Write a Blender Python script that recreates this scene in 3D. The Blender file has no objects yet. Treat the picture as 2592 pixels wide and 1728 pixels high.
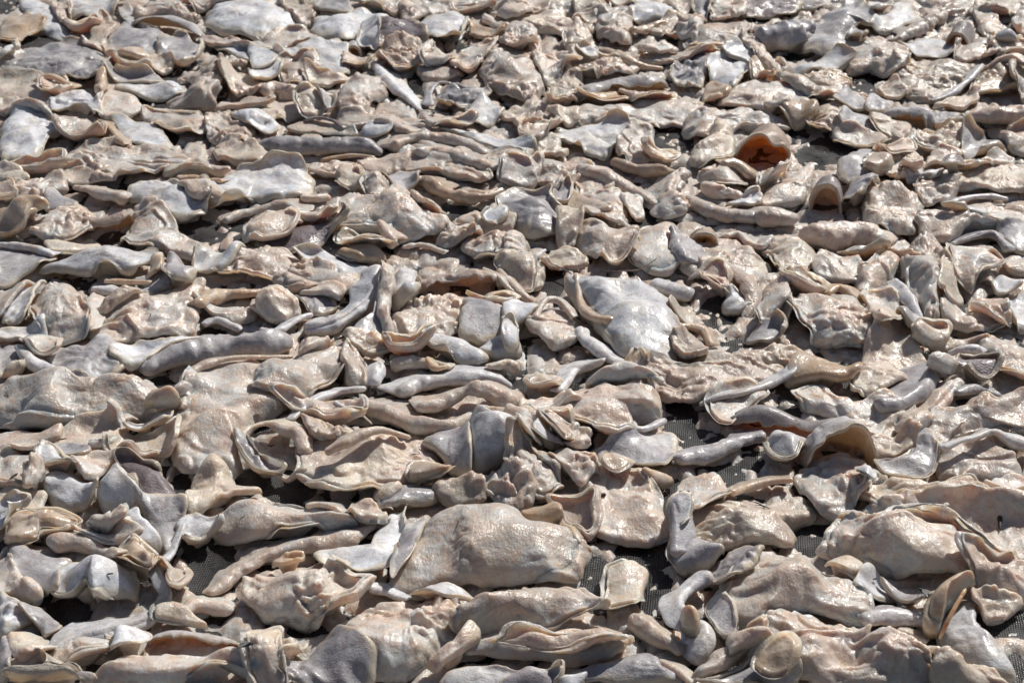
# Fish skins and flesh spread out to dry on black cloth
import bpy, math, random
import numpy as np
R = math.radians
sc = bpy.context.scene

# ---------------------------------------------------------------- camera, sky, sun, exposure
CAM_H, PITCH, LENS = 0.80, 30.0, 54.8
cd = bpy.data.cameras.new('camera'); cam = bpy.data.objects.new('camera', cd)
sc.collection.objects.link(cam); sc.camera = cam
cam.location = (0, 0, CAM_H); cam.rotation_euler = (R(90 - PITCH), 0, 0)
cd.lens = LENS; cd.sensor_width = 36; cd.clip_start = 0.02; cd.clip_end = 100
cd.dof.use_dof = True; cd.dof.focus_distance = 1.38; cd.dof.aperture_fstop = 18
SUN_EL, SUN_AZ = 46.0, 37.0
w = bpy.data.worlds.new('World'); sc.world = w; w.use_nodes = True
nt = w.node_tree; bg = nt.nodes['Background']
sky = nt.nodes.new('ShaderNodeTexSky'); sky.sky_type = 'NISHITA'; sky.sun_disc = False
sky.sun_elevation = R(SUN_EL); sky.sun_rotation = R(SUN_AZ)
nt.links.new(sky.outputs[0], bg.inputs[0]); bg.inputs[1].default_value = 0.054
sd = bpy.data.lights.new('sun', 'SUN'); so = bpy.data.objects.new('sun', sd); sc.collection.objects.link(so)
sd.energy = 5.0; sd.angle = R(0.5); sd.color = (1.0, 0.965, 0.905)
so.rotation_euler = (R(90 - SUN_EL), 0, R(180 - SUN_AZ)); so.location = (1, 2, 3)
sc.view_settings.view_transform = 'Standard'; sc.view_settings.look = 'None'
sc.view_settings.exposure = -0.25; sc.view_settings.gamma = 1.0

# ---------------------------------------------------------------- photograph pixel -> point of the cloth
FPX = LENS / 36 * 2592; CP, SP = math.cos(R(PITCH)), math.sin(R(PITCH))
def ground(px, py, z=0.0):
    a = (np.asarray(px, float) - 1296) / FPX; b = (864 - np.asarray(py, float)) / FPX
    dx = a; dy = CP + b * SP; dz = -SP + b * CP
    t = (z - CAM_H) / dz
    return dx * t, dy * t, t            # t = depth along the optical axis
X0 = {'1': 0, '2': 640, '3': 1280, '4': 1892}; Y0 = {'1': 0, '2': 420, '3': 840, '4': 1268}
def tile(t, x, y): return X0[t[1]] + 2.976 * x, Y0[t[0]] + 2.976 * y
MM = 0.001

# ---------------------------------------------------------------- numpy value noise
def _h(ix, iy, iz):
    n = (ix.astype(np.int64) * 374761393 + iy.astype(np.int64) * 668265263 + iz.astype(np.int64) * 2147483647 ) & 0xFFFFFFFF
    n = ((n ^ (n >> 13)) * 1274126177) & 0xFFFFFFFF
    n = ((n ^ (n >> 15)) * 2246822519) & 0xFFFFFFFF
    return ((n ^ (n >> 16)) & 0xFFFF) / 32767.5 - 1.0
def noise(x, y, z):
    x, y, z = np.broadcast_arrays(np.asarray(x, float), np.asarray(y, float), np.asarray(z, float))
    ix, iy, iz = np.floor(x), np.floor(y), np.floor(z)
    fx, fy, fz = x - ix, y - iy, z - iz
    s = lambda f: f * f * f * (f * (f * 6 - 15) + 10)
    u, v, q = s(fx), s(fy), s(fz); r = 0
    for a in (0, 1):
        for b in (0, 1):
            for c in (0, 1):
                r = r + _h(ix + a, iy + b, iz + c) * (u if a else 1 - u) * (v if b else 1 - v) * (q if c else 1 - q)
    return r
def fbm(x, y, z, o=3, g=.5):
    r = 0; a = 1.0; n = 0
    for k in range(o):
        r = r + a * noise(x * 2 ** k + 13.1 * k, y * 2 ** k + 7.7 * k, z * 2 ** k); n += a; a *= g
    return r / n

# ---------------------------------------------------------------- materials
def new_mat(name):
    m = bpy.data.materials.new(name); m.use_nodes = True
    return m, m.node_tree, m.node_tree.nodes['Principled BSDF']
def node(nt, t, **kw):
    n = nt.nodes.new(t)
    for k, v in kw.items():
        if k in n.inputs.keys(): n.inputs[k].default_value = v
        else: setattr(n, k, v)
    return n
def mapped(nt, scale, rnd=True, stretch=(1, 1, 1)):
    tc = node(nt, 'ShaderNodeTexCoord'); mp = node(nt, 'ShaderNodeMapping'); mp.inputs['Scale'].default_value = [scale * s for s in stretch]
    nt.links.new(tc.outputs['Object'], mp.inputs[0])
    if rnd:
        oi = node(nt, 'ShaderNodeObjectInfo'); ml = node(nt, 'ShaderNodeMath', operation='MULTIPLY'); ml.inputs[1].default_value = 57.0
        cb = node(nt, 'ShaderNodeCombineXYZ'); nt.links.new(oi.outputs['Random'], ml.inputs[0])
        nt.links.new(ml.outputs[0], cb.inputs[0]); nt.links.new(ml.outputs[0], cb.inputs[1]); nt.links.new(cb.outputs[0], mp.inputs['Location'])
    return mp.outputs[0]
def tex(nt, vec, scale, detail=3, rough=.55, dist=0):
    n = node(nt, 'ShaderNodeTexNoise'); n.inputs['Scale'].default_value = scale; n.inputs['Detail'].default_value = detail
    n.inputs['Roughness'].default_value = rough; n.inputs['Distortion'].default_value = dist; nt.links.new(vec, n.inputs['Vector']); return n.outputs[0]
def ramp(nt, fac, stops):
    n = node(nt, 'ShaderNodeValToRGB'); e = n.color_ramp.elements
    while len(e) < len(stops): e.new(.5)
    for k, (p, c) in enumerate(stops): e[k].position = p; e[k].color = (*c, 1) if len(c) == 3 else c
    nt.links.new(fac, n.inputs[0]); return n.outputs[0]
def mix(nt, f, a, b, mode='MIX'):
    n = node(nt, 'ShaderNodeMix', data_type='RGBA', blend_type=mode)
    for s, v in ((n.inputs[0], f), (n.inputs[6], a), (n.inputs[7], b)):
        if hasattr(v, 'is_linked'): nt.links.new(v, s)
        else: s.default_value = v if not isinstance(v, tuple) else (*v, 1)
    return n.outputs[2]
def bump(nt, h, dist, strength, prev=None):
    n = node(nt, 'ShaderNodeBump'); n.inputs['Distance'].default_value = dist; n.inputs['Strength'].default_value = strength
    nt.links.new(h, n.inputs['Height'])
    if prev: nt.links.new(prev, n.inputs['Normal'])
    return n.outputs[0]
g3 = lambda v: (v, v, v)

def tissue(name, cols, blotch, sss, rough, coat, bumpamt, other, skin=False, speck=0.0, scales=False, thin=None):
    """wet fish tissue: colour drifting between cols, blotches, a flesh-coloured cut edge, wet bumps"""
    m, nt, p = new_mat(name); v = mapped(nt, 1.0)
    n1 = tex(nt, v, 24, 6, .72, .7)
    c = ramp(nt, n1, [(.34, cols[0]), (.5, cols[1]), (.64, cols[2])])
    n0 = tex(nt, mapped(nt, 1.0, stretch=(1, 1, .3)), 15, 5, .68, .9)
    c = mix(nt, ramp(nt, n0, [(.46, g3(0)), (.57, g3(.9))] if not skin else [(.56, g3(0)), (.70, g3(.8))]), c, other)
    n2 = tex(nt, v, 95, 4, .65, .4)
    c = mix(nt, ramp(nt, n2, [(.50, g3(0)), (.66, g3(.8))]), c, blotch)
    n3 = tex(nt, v, 260, 3, .7)
    c = mix(nt, 1.0, c, ramp(nt, n3, [(.3, g3(.88)), (.62, g3(1.05))]), 'MULTIPLY')
    if skin:
        at = node(nt, 'ShaderNodeAttribute', attribute_name='rim'); ad = node(nt, 'ShaderNodeMath', operation='MULTIPLY_ADD')
        nt.links.new(at.outputs['Fac'], ad.inputs[0]); ad.inputs[1].default_value = .55; nt.links.new(tex(nt, v, 55, 3), ad.inputs[2])
        c = mix(nt, ramp(nt, ad.outputs[0], [(.68, g3(0)), (.98, g3(.85))]), c, (.60, .50, .385))
    oi = node(nt, 'ShaderNodeObjectInfo'); mr = node(nt, 'ShaderNodeMapRange'); mr.inputs['To Min'].default_value = .84; mr.inputs['To Max'].default_value = 1.12
    nt.links.new(oi.outputs['Random'], mr.inputs[0])
    cb = node(nt, 'ShaderNodeCombineXYZ')
    for k in range(3): nt.links.new(mr.outputs[0], cb.inputs[k])
    c = mix(nt, 1.0, c, cb.outputs[0], 'MULTIPLY')
    if speck:
        s1 = tex(nt, v, 420, 2, .7); s2 = tex(nt, v, 40, 2)
        a = ramp(nt, s1, [(.60, g3(0)), (.68, g3(1))]); b = ramp(nt, s2, [(.45, g3(0)), (.62, g3(1))])
        f = mix(nt, 1.0, a, b, 'MULTIPLY'); f = mix(nt, 1.0, f, g3(speck), 'MULTIPLY')
        bw = node(nt, 'ShaderNodeRGBToBW'); nt.links.new(f, bw.inputs[0])
        c = mix(nt, bw.outputs[0], c, (.10, .085, .09))
    nt.links.new(c, p.inputs['Base Color'])
    if skin:
        vs = mapped(nt, 1.0, stretch=(1, 2.2, 1)) ; vo = node(nt, 'ShaderNodeTexVoronoi'); vo.inputs['Scale'].default_value = 520 if not scales else 330
        nt.links.new(vs, vo.inputs['Vector'])
        cb_ = bump(nt, tex(nt, v, 110, 4, .6), .0030, .5 * bumpamt)
        b = bump(nt, vo.outputs['Distance'], .0009 if scales else .0004, .6, cb_)
        b = bump(nt, tex(nt, v, 330, 3, .6), .0010, .5 * bumpamt, b)
    else:
        cb_ = bump(nt, tex(nt, v, 130, 4, .6, .2), .0034, .55 * bumpamt)
        cb_ = bump(nt, tex(nt, mapped(nt, 1.0, stretch=(1, .45, 1)), 430, 2, .55), .0013, .55 * bumpamt, cb_)
        b = bump(nt, tex(nt, v, 800, 2, .6), .0007, .5 * bumpamt, cb_)
    nt.links.new(b, p.inputs['Normal']); nt.links.new(cb_, p.inputs['Coat Normal'])
    rr = ramp(nt, tex(nt, v, 60, 3), [(.4, g3(rough)), (.62, g3(rough + .2))]); nt.links.new(rr, p.inputs['Roughness'])
    cw = ramp(nt, tex(nt, v, 26, 3), [(.36, g3(coat)), (.62, g3(coat * .3))]); nt.links.new(cw, p.inputs['Coat Weight'])
    p.inputs['Coat Roughness'].default_value = .17 if not skin else .2; p.inputs['Coat IOR'].default_value = 1.45
    p.inputs['IOR'].default_value = 1.45
    p.inputs['Subsurface Weight'].default_value = sss; p.inputs['Subsurface Radius'].default_value = (1.0, .66, .44)
    p.inputs['Subsurface Scale'].default_value = .010
    p.subsurface_method = 'RANDOM_WALK'
    if thin:        # a single membrane: light from behind comes through it
        tr = node(nt, 'ShaderNodeBsdfTranslucent'); tr.inputs['Color'].default_value = (*thin, 1); nt.links.new(cb_, tr.inputs['Normal'])
        p.inputs['Subsurface Weight'].default_value = 0
        ms = node(nt, 'ShaderNodeMixShader'); ms.inputs[0].default_value = .36 if name == 'thin_orange_flesh' else .24; out = nt.nodes['Material Output']
        nt.links.new(p.outputs[0], ms.inputs[1]); nt.links.new(tr.outputs[0], ms.inputs[2]); nt.links.new(ms.outputs[0], out.inputs[0])
    return m
ARGS = {
 'F': ('pink_flesh', ((.64, .485, .41), (.62, .52, .44), (.54, .50, .45)), (.61, .44, .325), .7, .38, .62, .9, (.62, .60, .57)),
 'C': ('cream_flesh', ((.62, .51, .405), (.65, .58, .49), (.57, .53, .48)), (.60, .46, .33), .7, .38, .62, .9, (.56, .45, .39)),
 'A': ('amber_flesh', ((.55, .39, .26), (.58, .45, .33), (.56, .48, .39)), (.50, .33, .19), .7, .3, .8, .6, (.58, .48, .40)),
 'O': ('orange_flesh', ((.58, .30, .14), (.60, .36, .19), (.58, .42, .27)), (.50, .19, .07), .8, .3, .8, .5, (.58, .38, .24)),
 'W': ('white_skin', ((.58, .57, .60), (.78, .77, .78), (.64, .59, .53)), (.46, .42, .43), .4, .42, .45, .6, (.62, .50, .42), True, .5),
 'G': ('lilac_grey_skin', ((.27, .255, .275), (.44, .42, .43), (.64, .62, .61)), (.34, .28, .27), .3, .40, .5, .6, (.66, .62, .58), True, .7),
 'D': ('dark_brown_skin', ((.15, .12, .12), (.23, .19, .20), (.34, .30, .31)), (.13, .09, .08), .2, .42, .5, .8, (.36, .32, .34), True, .9, True),
}
MAT = {k: tissue(*a) for k, a in ARGS.items()}
GLOW = {'F': (.9, .55, .32), 'C': (.9, .6, .34), 'A': (.75, .50, .27), 'O': (1.0, .36, .09), 'W': (.9, .72, .55), 'G': (.8, .6, .45), 'D': (.5, .3, .2)}
THIN = {}
def thin_mat(k):
    if k not in THIN:
        a = list(ARGS[k]) + [False, 0.0, False][len(ARGS[k]) - 8:]; a[0] = 'thin_' + a[0]; THIN[k] = tissue(*a, GLOW[k])
    return THIN[k]
def flat_mat(name, col, rough=.6, coat=0):
    m, nt, p = new_mat(name); v = mapped(nt, 1.0)
    c = ramp(nt, tex(nt, v, 300, 3), [(.3, tuple(x * .6 for x in col)), (.7, col)]); nt.links.new(c, p.inputs['Base Color'])
    nt.links.new(bump(nt, tex(nt, v, 600, 3), .0008, .6), p.inputs['Normal'])
    p.inputs['Roughness'].default_value = rough; p.inputs['Coat Weight'].default_value = coat; return m
BARK = flat_mat('dark_bark', (.045, .03, .022)); FLY = flat_mat('fly_shell', (.012, .02, .018), .25, .6)
m, nt, p = new_mat('fly_wing'); p.inputs['Base Color'].default_value = (.25, .24, .22, 1); p.inputs['Roughness'].default_value = .25
p.inputs['Alpha'].default_value = .6; WING = m

# ---------------------------------------------------------------- height map of what already lies on the cloth
CELL = .002; GX0, GX1, GY0, GY1 = -1.35, 1.35, .55, 2.95
NX, NY = int((GX1 - GX0) / CELL), int((GY1 - GY0) / CELL)
def gauss(a, s):
    r = int(3 * s) + 1; k = np.exp(-.5 * (np.arange(-r, r + 1) / s) ** 2); k /= k.sum()
    for ax in (0, 1):
        pad = [(0, 0), (0, 0)]; pad[ax] = (r, r); b = np.pad(a, pad, mode='edge'); o = 0
        n = a.shape[ax]
        for i, q in enumerate(k): o = o + q * (b[i:i + n] if ax == 0 else b[:, i:i + n])
        a = o
    return a
def bil(G, x, y, ox=0, oy=0):
    u = np.clip((x - GX0) / CELL - ox, 0, G.shape[1] - 1.001); v = np.clip((y - GY0) / CELL - oy, 0, G.shape[0] - 1.001)
    i, j = u.astype(int), v.astype(int); fu, fv = u - i, v - j
    return (G[j, i] * (1 - fu) + G[j, i + 1] * fu) * (1 - fv) + (G[j + 1, i] * (1 - fu) + G[j + 1, i + 1] * fu) * fv
def base_window(x, y):
    """blurred pile height under the points x, y"""
    i0, i1 = int((x.min() - GX0) / CELL) - 16, int((x.max() - GX0) / CELL) + 17
    j0, j1 = int((y.min() - GY0) / CELL) - 16, int((y.max() - GY0) / CELL) + 17
    i0, j0 = max(i0, 0), max(j0, 0); i1, j1 = min(i1, NX), min(j1, NY)
    win = H[j0:j1, i0:i1]
    g = gauss(win, 4.0); g = gauss(np.maximum(g, win * .85), 1.6)
    return bil(g, x, y, i0, j0)
def splat(x, y, z):
    i = ((x - GX0) / CELL).astype(int); j = ((y - GY0) / CELL).astype(int)
    ok = (i > 1) & (j > 1) & (i < NX - 2) & (j < NY - 2); i, j, z = i[ok], j[ok], z[ok]
    for a, b in ((0, 0), (1, 0), (0, 1), (1, 1)): np.maximum.at(H, (j + b, i + a), z)

# ---------------------------------------------------------------- objects
def mesh_obj(name, V, faces, mat, parent=None, origin=(0, 0, 0), smooth=True, rim=None):
    me = bpy.data.meshes.new(name); F = np.asarray(faces, np.int32); V = np.asarray(V, np.float32) - np.asarray(origin, np.float32)
    k = F.shape[1]
    me.vertices.add(len(V)); me.vertices.foreach_set('co', V.ravel())
    me.loops.add(F.size); me.loops.foreach_set('vertex_index', F.ravel())
    me.polygons.add(len(F)); me.polygons.foreach_set('loop_start', np.arange(len(F), dtype=np.int32) * k)
    me.polygons.foreach_set('loop_total', np.full(len(F), k, np.int32)) if bpy.app.version < (4, 1) else None
    me.update(calc_edges=True); me.validate()
    me.polygons.foreach_set('use_smooth', [smooth] * len(me.polygons)); me.materials.append(mat)
    if rim is not None and len(rim) == len(V):
        at = me.attributes.new('rim', 'FLOAT', 'POINT'); at.data.foreach_set('value', np.asarray(rim, np.float32))
    o = bpy.data.objects.new(name, me); sc.collection.objects.link(o)
    if parent: o.parent = parent
    else: o.location = origin
    return o
def strip_faces(rows, cols, closed, flip=False, base=0):
    i = np.arange(rows - 1)[:, None]; j = np.arange(cols if closed else cols - 1)[None, :]; j2 = (j + 1) % cols
    f = np.stack([i * cols + j, i * cols + j2, (i + 1) * cols + j2, (i + 1) * cols + j], -1).reshape(-1, 4) + base
    return f[:, ::-1] if flip else f
def cr_closed(P, n):
    P = np.asarray(P, float); m = len(P); t = np.linspace(0, m, n, endpoint=False); i = t.astype(int); f = (t - i)[:, None]
    a, b, c, d = P[(i - 1) % m], P[i % m], P[(i + 1) % m], P[(i + 2) % m]
    s = .5 * (2 * b + (c - a) * f + (2 * a - 5 * b + 4 * c - d) * f ** 2 + (3 * b - a - 3 * c + d) * f ** 3)
    return s
def cr_open(P, n):
    P = np.asarray(P, float); m = len(P)
    P = np.vstack([2 * P[0] - P[1], P, 2 * P[-1] - P[-2]]); t = np.linspace(0, m - 1 - 1e-6, n); i = t.astype(int); f = (t - i)[:, None]
    a, b, c, d = P[i], P[i + 1], P[i + 2], P[i + 3]
    return .5 * (2 * b + (c - a) * f + (2 * a - 5 * b + 4 * c - d) * f ** 2 + (3 * b - a - 3 * c + d) * f ** 3)
LUMP = {'F': .9, 'C': .85, 'A': .25, 'O': .2, 'W': .35, 'G': .3, 'D': .3}
def lumps(x, y, z, seed, l, ang=0):
    """relief in metres along the normal: folds, nodules, small bumps"""
    c, s = math.cos(ang), math.sin(ang); u = (x * c + y * s); v = (-x * s + y * c)
    k = seed * 17.3
    wx = noise(x * 45 + k, y * 45, z * 45) * .010; wy = noise(x * 45, y * 45 + k, z * 45 + 5) * .010
    bil_ = lambda n: 1.25 * np.sqrt(n * n + .012) * 1.15
    fold = bil_(noise((u + wx) * 20 + k, (v + wy) * 50, z * 30 + k)) - .55               # soft folds with sharp creases
    nod = bil_(noise((x + wx) * 95 + k, (y + wy) * 95, z * 95 + k)) - .55
    gate = np.clip(.5 + 1.3 * noise(x * 30 + k, y * 30 + 9, z * 30), 0, 1.2)
    sm = bil_(noise(x * 210 + k, y * 210, z * 210)) - .5
    low = fbm(x * 26 + k, y * 26, z * 26 + k, 2)
    # layers lying over each other: a short step up (facing the low side), then a long fall
    a2 = ang * .5 + .35 * noise(seed, 9.1, 4.4); c2, s2 = math.cos(a2), math.sin(a2)
    w_ = (-x * s2 + y * c2) * (26 + 8 * noise(seed, 3.3, 8.8)) + 1.1 * noise(x * 24 + k, y * 24, 4.0) + .35 * noise(x * 80 + k, y * 80, 4.0)
    q = w_ - np.floor(w_); step = np.where(q < .3, q / .3, (1 - q) / .7); step = step * step * (3 - 2 * step) - .5
    sg = np.clip(.45 + 1.6 * noise(x * 20 - k, y * 20, 2.2), 0, 1)
    g2 = np.clip(.15 + 1.9 * noise(x * 17 + k, y * 17 - 3, 6.6), 0, 1)
    return MM * ((1.6 + 1.6 * l) * low + l * (2.6 * fold * (.35 + .65 * gate) + (1.2 + 3.4 * g2) * nod * gate + 1.1 * sm * gate * (.4 + g2)) + (.2 + 3.6 * max(min(l, 1) - .25, 0)) * step * sg)
def warp(x, y, z, seed, amp):
    k = seed * 3.7
    wx = noise(x * 38 + k, y * 38, z * 38) + .25 * noise(x * 105, y * 105 + k, z * 105)
    wy = noise(x * 38, y * 38 + k, z * 38 + 7) + .25 * noise(x * 105 + 4, y * 105, z * 105 + k)
    wz = noise(x * 38 + 3, y * 38 - k, z * 38 + 2)
    return x + amp * wx, y + amp * wy, z + amp * .4 * wz

def blob(pts, t, s, l, peak, seed, ruffle=1.0, sheet=2.6, quiet=False, z_start=.004):
    """pillow or thin flap: traced outline laid on the pile, own thickness, ruffled rim"""
    t = t * (1.14 if t > 12 else 1.1); P = np.asarray(pts, float); cen = P.mean(0); P = cen + (P - cen) * ((1.115 if sheet > 3 else 1.07) + 3.0 / (np.ptp(P[:, 0]) ** .5 + 22))
    fr = (P[:, 1].max() - P[:, 1]) / max(1, np.ptp(P[:, 1]))
    zb = z_start
    for it in range(2):
        X, Y, _ = ground(P[:, 0], P[:, 1], zb + fr * (.55 * t + s * .9) * MM)
        gx, gy = X.mean(), Y.mean()
        q = np.stack([X, Y], 1)
        ins = gx + (X - gx) * .6, gy + (Y - gy) * .6
        zb = float(np.mean(base_window(ins[0], ins[1])))
    q = np.stack([X, Y, fr], 1)
    per = np.sum(np.hypot(*(np.roll(q[:, :2], -1, 0) - q[:, :2]).T)); n = int(np.clip(per / .0018, 36, 300))
    O = cr_closed(q, n); rmean = per / 6.28; rings = int(np.clip(rmean / .0016, 8, 54))
    # ragged rim
    th = np.linspace(0, 2 * np.pi, n, endpoint=False); c = np.array([gx, gy])
    if t > 3:
        ja = min(1.0, .016 / max(rmean, 1e-4)); jit = 1 + .13 * ja * noise(O[:, 0] * 90 + seed, O[:, 1] * 90, seed) + ja * (.01 + .035 * l) * noise(O[:, 0] * 240 + seed, O[:, 1] * 240, seed)
    else: jit = 1 + 0 * th
    r = 1 - (1 - np.linspace(0, 1, rings)) ** 1.25; r = r[:, None]
    jit = 1 + (jit - 1)[None, :] * r ** 6; X = c[0] + (O[None, :, 0] - c[0]) * r * jit; Y = c[1] + (O[None, :, 1] - c[1]) * r * jit; FR = fr.mean() + (O[None, :, 2] - fr.mean()) * r
    base = base_window(X, Y)
    ex = 3.4 - 2.3 * O[None, :, 2] + 1.5 * noise(X * 22 + seed, Y * 22, 5.0) - 1.2 * np.clip(O[None, :, 2] - .6, 0, .4) * 2 + (1.5 if t < 12 else 0)
    soft = np.sqrt(np.clip(1 - r ** np.clip(ex, 1.05, 5), 0, 1)) + 0 * X
    e = (.6 if (quiet or t > 26) else 1) * np.clip(.16 + .72 * noise(O[None, :, 0] * 24 + seed * 2, O[None, :, 1] * 24, 11.0) + .25 * (.5 - O[None, :, 2]), 0, .62) * np.clip((r - .3) / .5, 0, 1)
    prof = e + (1 - e) * (soft if t < 9 else .35 * soft + .65 * np.clip(1 - r ** 2.2, 0, 1) ** .75)
    rag = noise(X * 42 + seed, Y * 42, seed + 3.0)
    big = .55 if (quiet or t > 26) else 1.0
    lift = ruffle * big * MM * (8.5 * np.clip(rag, 0, 1) * np.clip((r - .45) / .55, 0, 1) ** 1.6) * (0.6 + l * .4)
    gen = 1 + .45 * noise(X * 26 + seed, Y * 26, seed * 1.7)
    z0 = base + lift
    thick = min(sheet, t * .6) * MM * (1 + .35 * noise(X * 60 + seed, Y * 60, 1.5))
    lip = 1 - np.sqrt(np.clip(1 - np.clip((r - .90) / .10, 0, 1) ** 2, 0, 1))
    zt = z0 + .0006 + t * MM * prof * gen * .8 + s * MM * FR * (.35 + .65 * prof) + thick * (.6 - .6 * lip)
    ang = noise(seed * 3.1, seed * 1.3, .5) * 1.5
    env = np.clip(prof * 1.3 + .25, 0, 1) * (1 - .6 * lip)
    d = lumps(X, Y, zt, seed, l, ang) * env * np.clip(t / 12, .45, 1.25)
    zt = zt + d
    # push the flank outwards too, so the sides are lumpy
    push = d * (1 - prof) * 1.0; dx, dy = X - c[0], Y - c[1]; dl = np.hypot(dx, dy) + 1e-6
    X = X + dx / dl * push; Y = Y + dy / dl * push
    # part of the rim rolls up and over, showing the underside
    RC = 0 if (quiet or t < 7 or ruffle < .5) else min(.0095, rmean * .32) * (.7 + .5 * noise(seed, 6.1, 6.2)) * float(np.clip((rmean - .008) / .010, 0, 1)) * (.75 if sheet > 3 else 1)
    rr = np.clip((r - .70) / .30, 0, 1); wc = np.clip(2.6 * noise(O[None, :, 0] * 15 + seed * 5, O[None, :, 1] * 15, 21.0) - .15, 0, 1); wc = wc * wc * (3 - 2 * wc)
    al = rr * 2.5 * wc; od = np.stack([dx / dl, dy / dl])
    pull = RC * wc * (rr * 1.6 - np.sin(al) / np.maximum(1, 1)) * 1.0 * (rr > 0); pull = np.clip(pull, 0, None)
    X = X - od[0] * pull; Y = Y - od[1] * pull; zt = zt + RC * wc * (1 - np.cos(al)) * 1.1
    X, Y, zt = warp(X, Y, zt, seed, min(.0042, rmean * .16) * (.5 + .5 * min(l, 1)))
    inner = np.clip((.62 - r) / .3, 0, 1); zbm = (zt - thick * (1 - .55 * lip) * np.maximum(np.cos(al), .1)) * (1 - inner) + (z0 - .002) * inner; zbm = np.minimum(zbm, zt - .0004); zbm[-1] = zt[-1]
    ot = (thick * np.sin(al) * (1 - .5 * lip))[:-1]; XB, YB = X[:-1] + od[0][:-1] * ot, Y[:-1] + od[1][:-1] * ot
    V = np.concatenate([np.stack([X, Y, zt], -1).reshape(-1, 3), np.stack([XB, YB, zbm[:-1]], -1).reshape(-1, 3)])
    f1 = strip_faces(rings, n, True); nb = rings * n
    f2 = strip_faces(rings - 1, n, True, True, nb)
    i = np.arange(n); j = (i + 1) % n
    rim = np.stack([(rings - 1) * n + i, (rings - 1) * n + j, nb + (rings - 2) * n + j, nb + (rings - 2) * n + i], -1)
    F = np.concatenate([f1, f2, rim])
    splat(X.ravel(), Y.ravel(), zt.ravel())
    global RIM
    rr_ = np.clip((r - .66) / .30, 0, 1) ** 1.5 + 0 * X; RIM = np.concatenate([rr_.ravel(), np.ones((rings - 1) * n)])
    return V, F, (float(gx), float(gy), float(zb))

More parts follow.
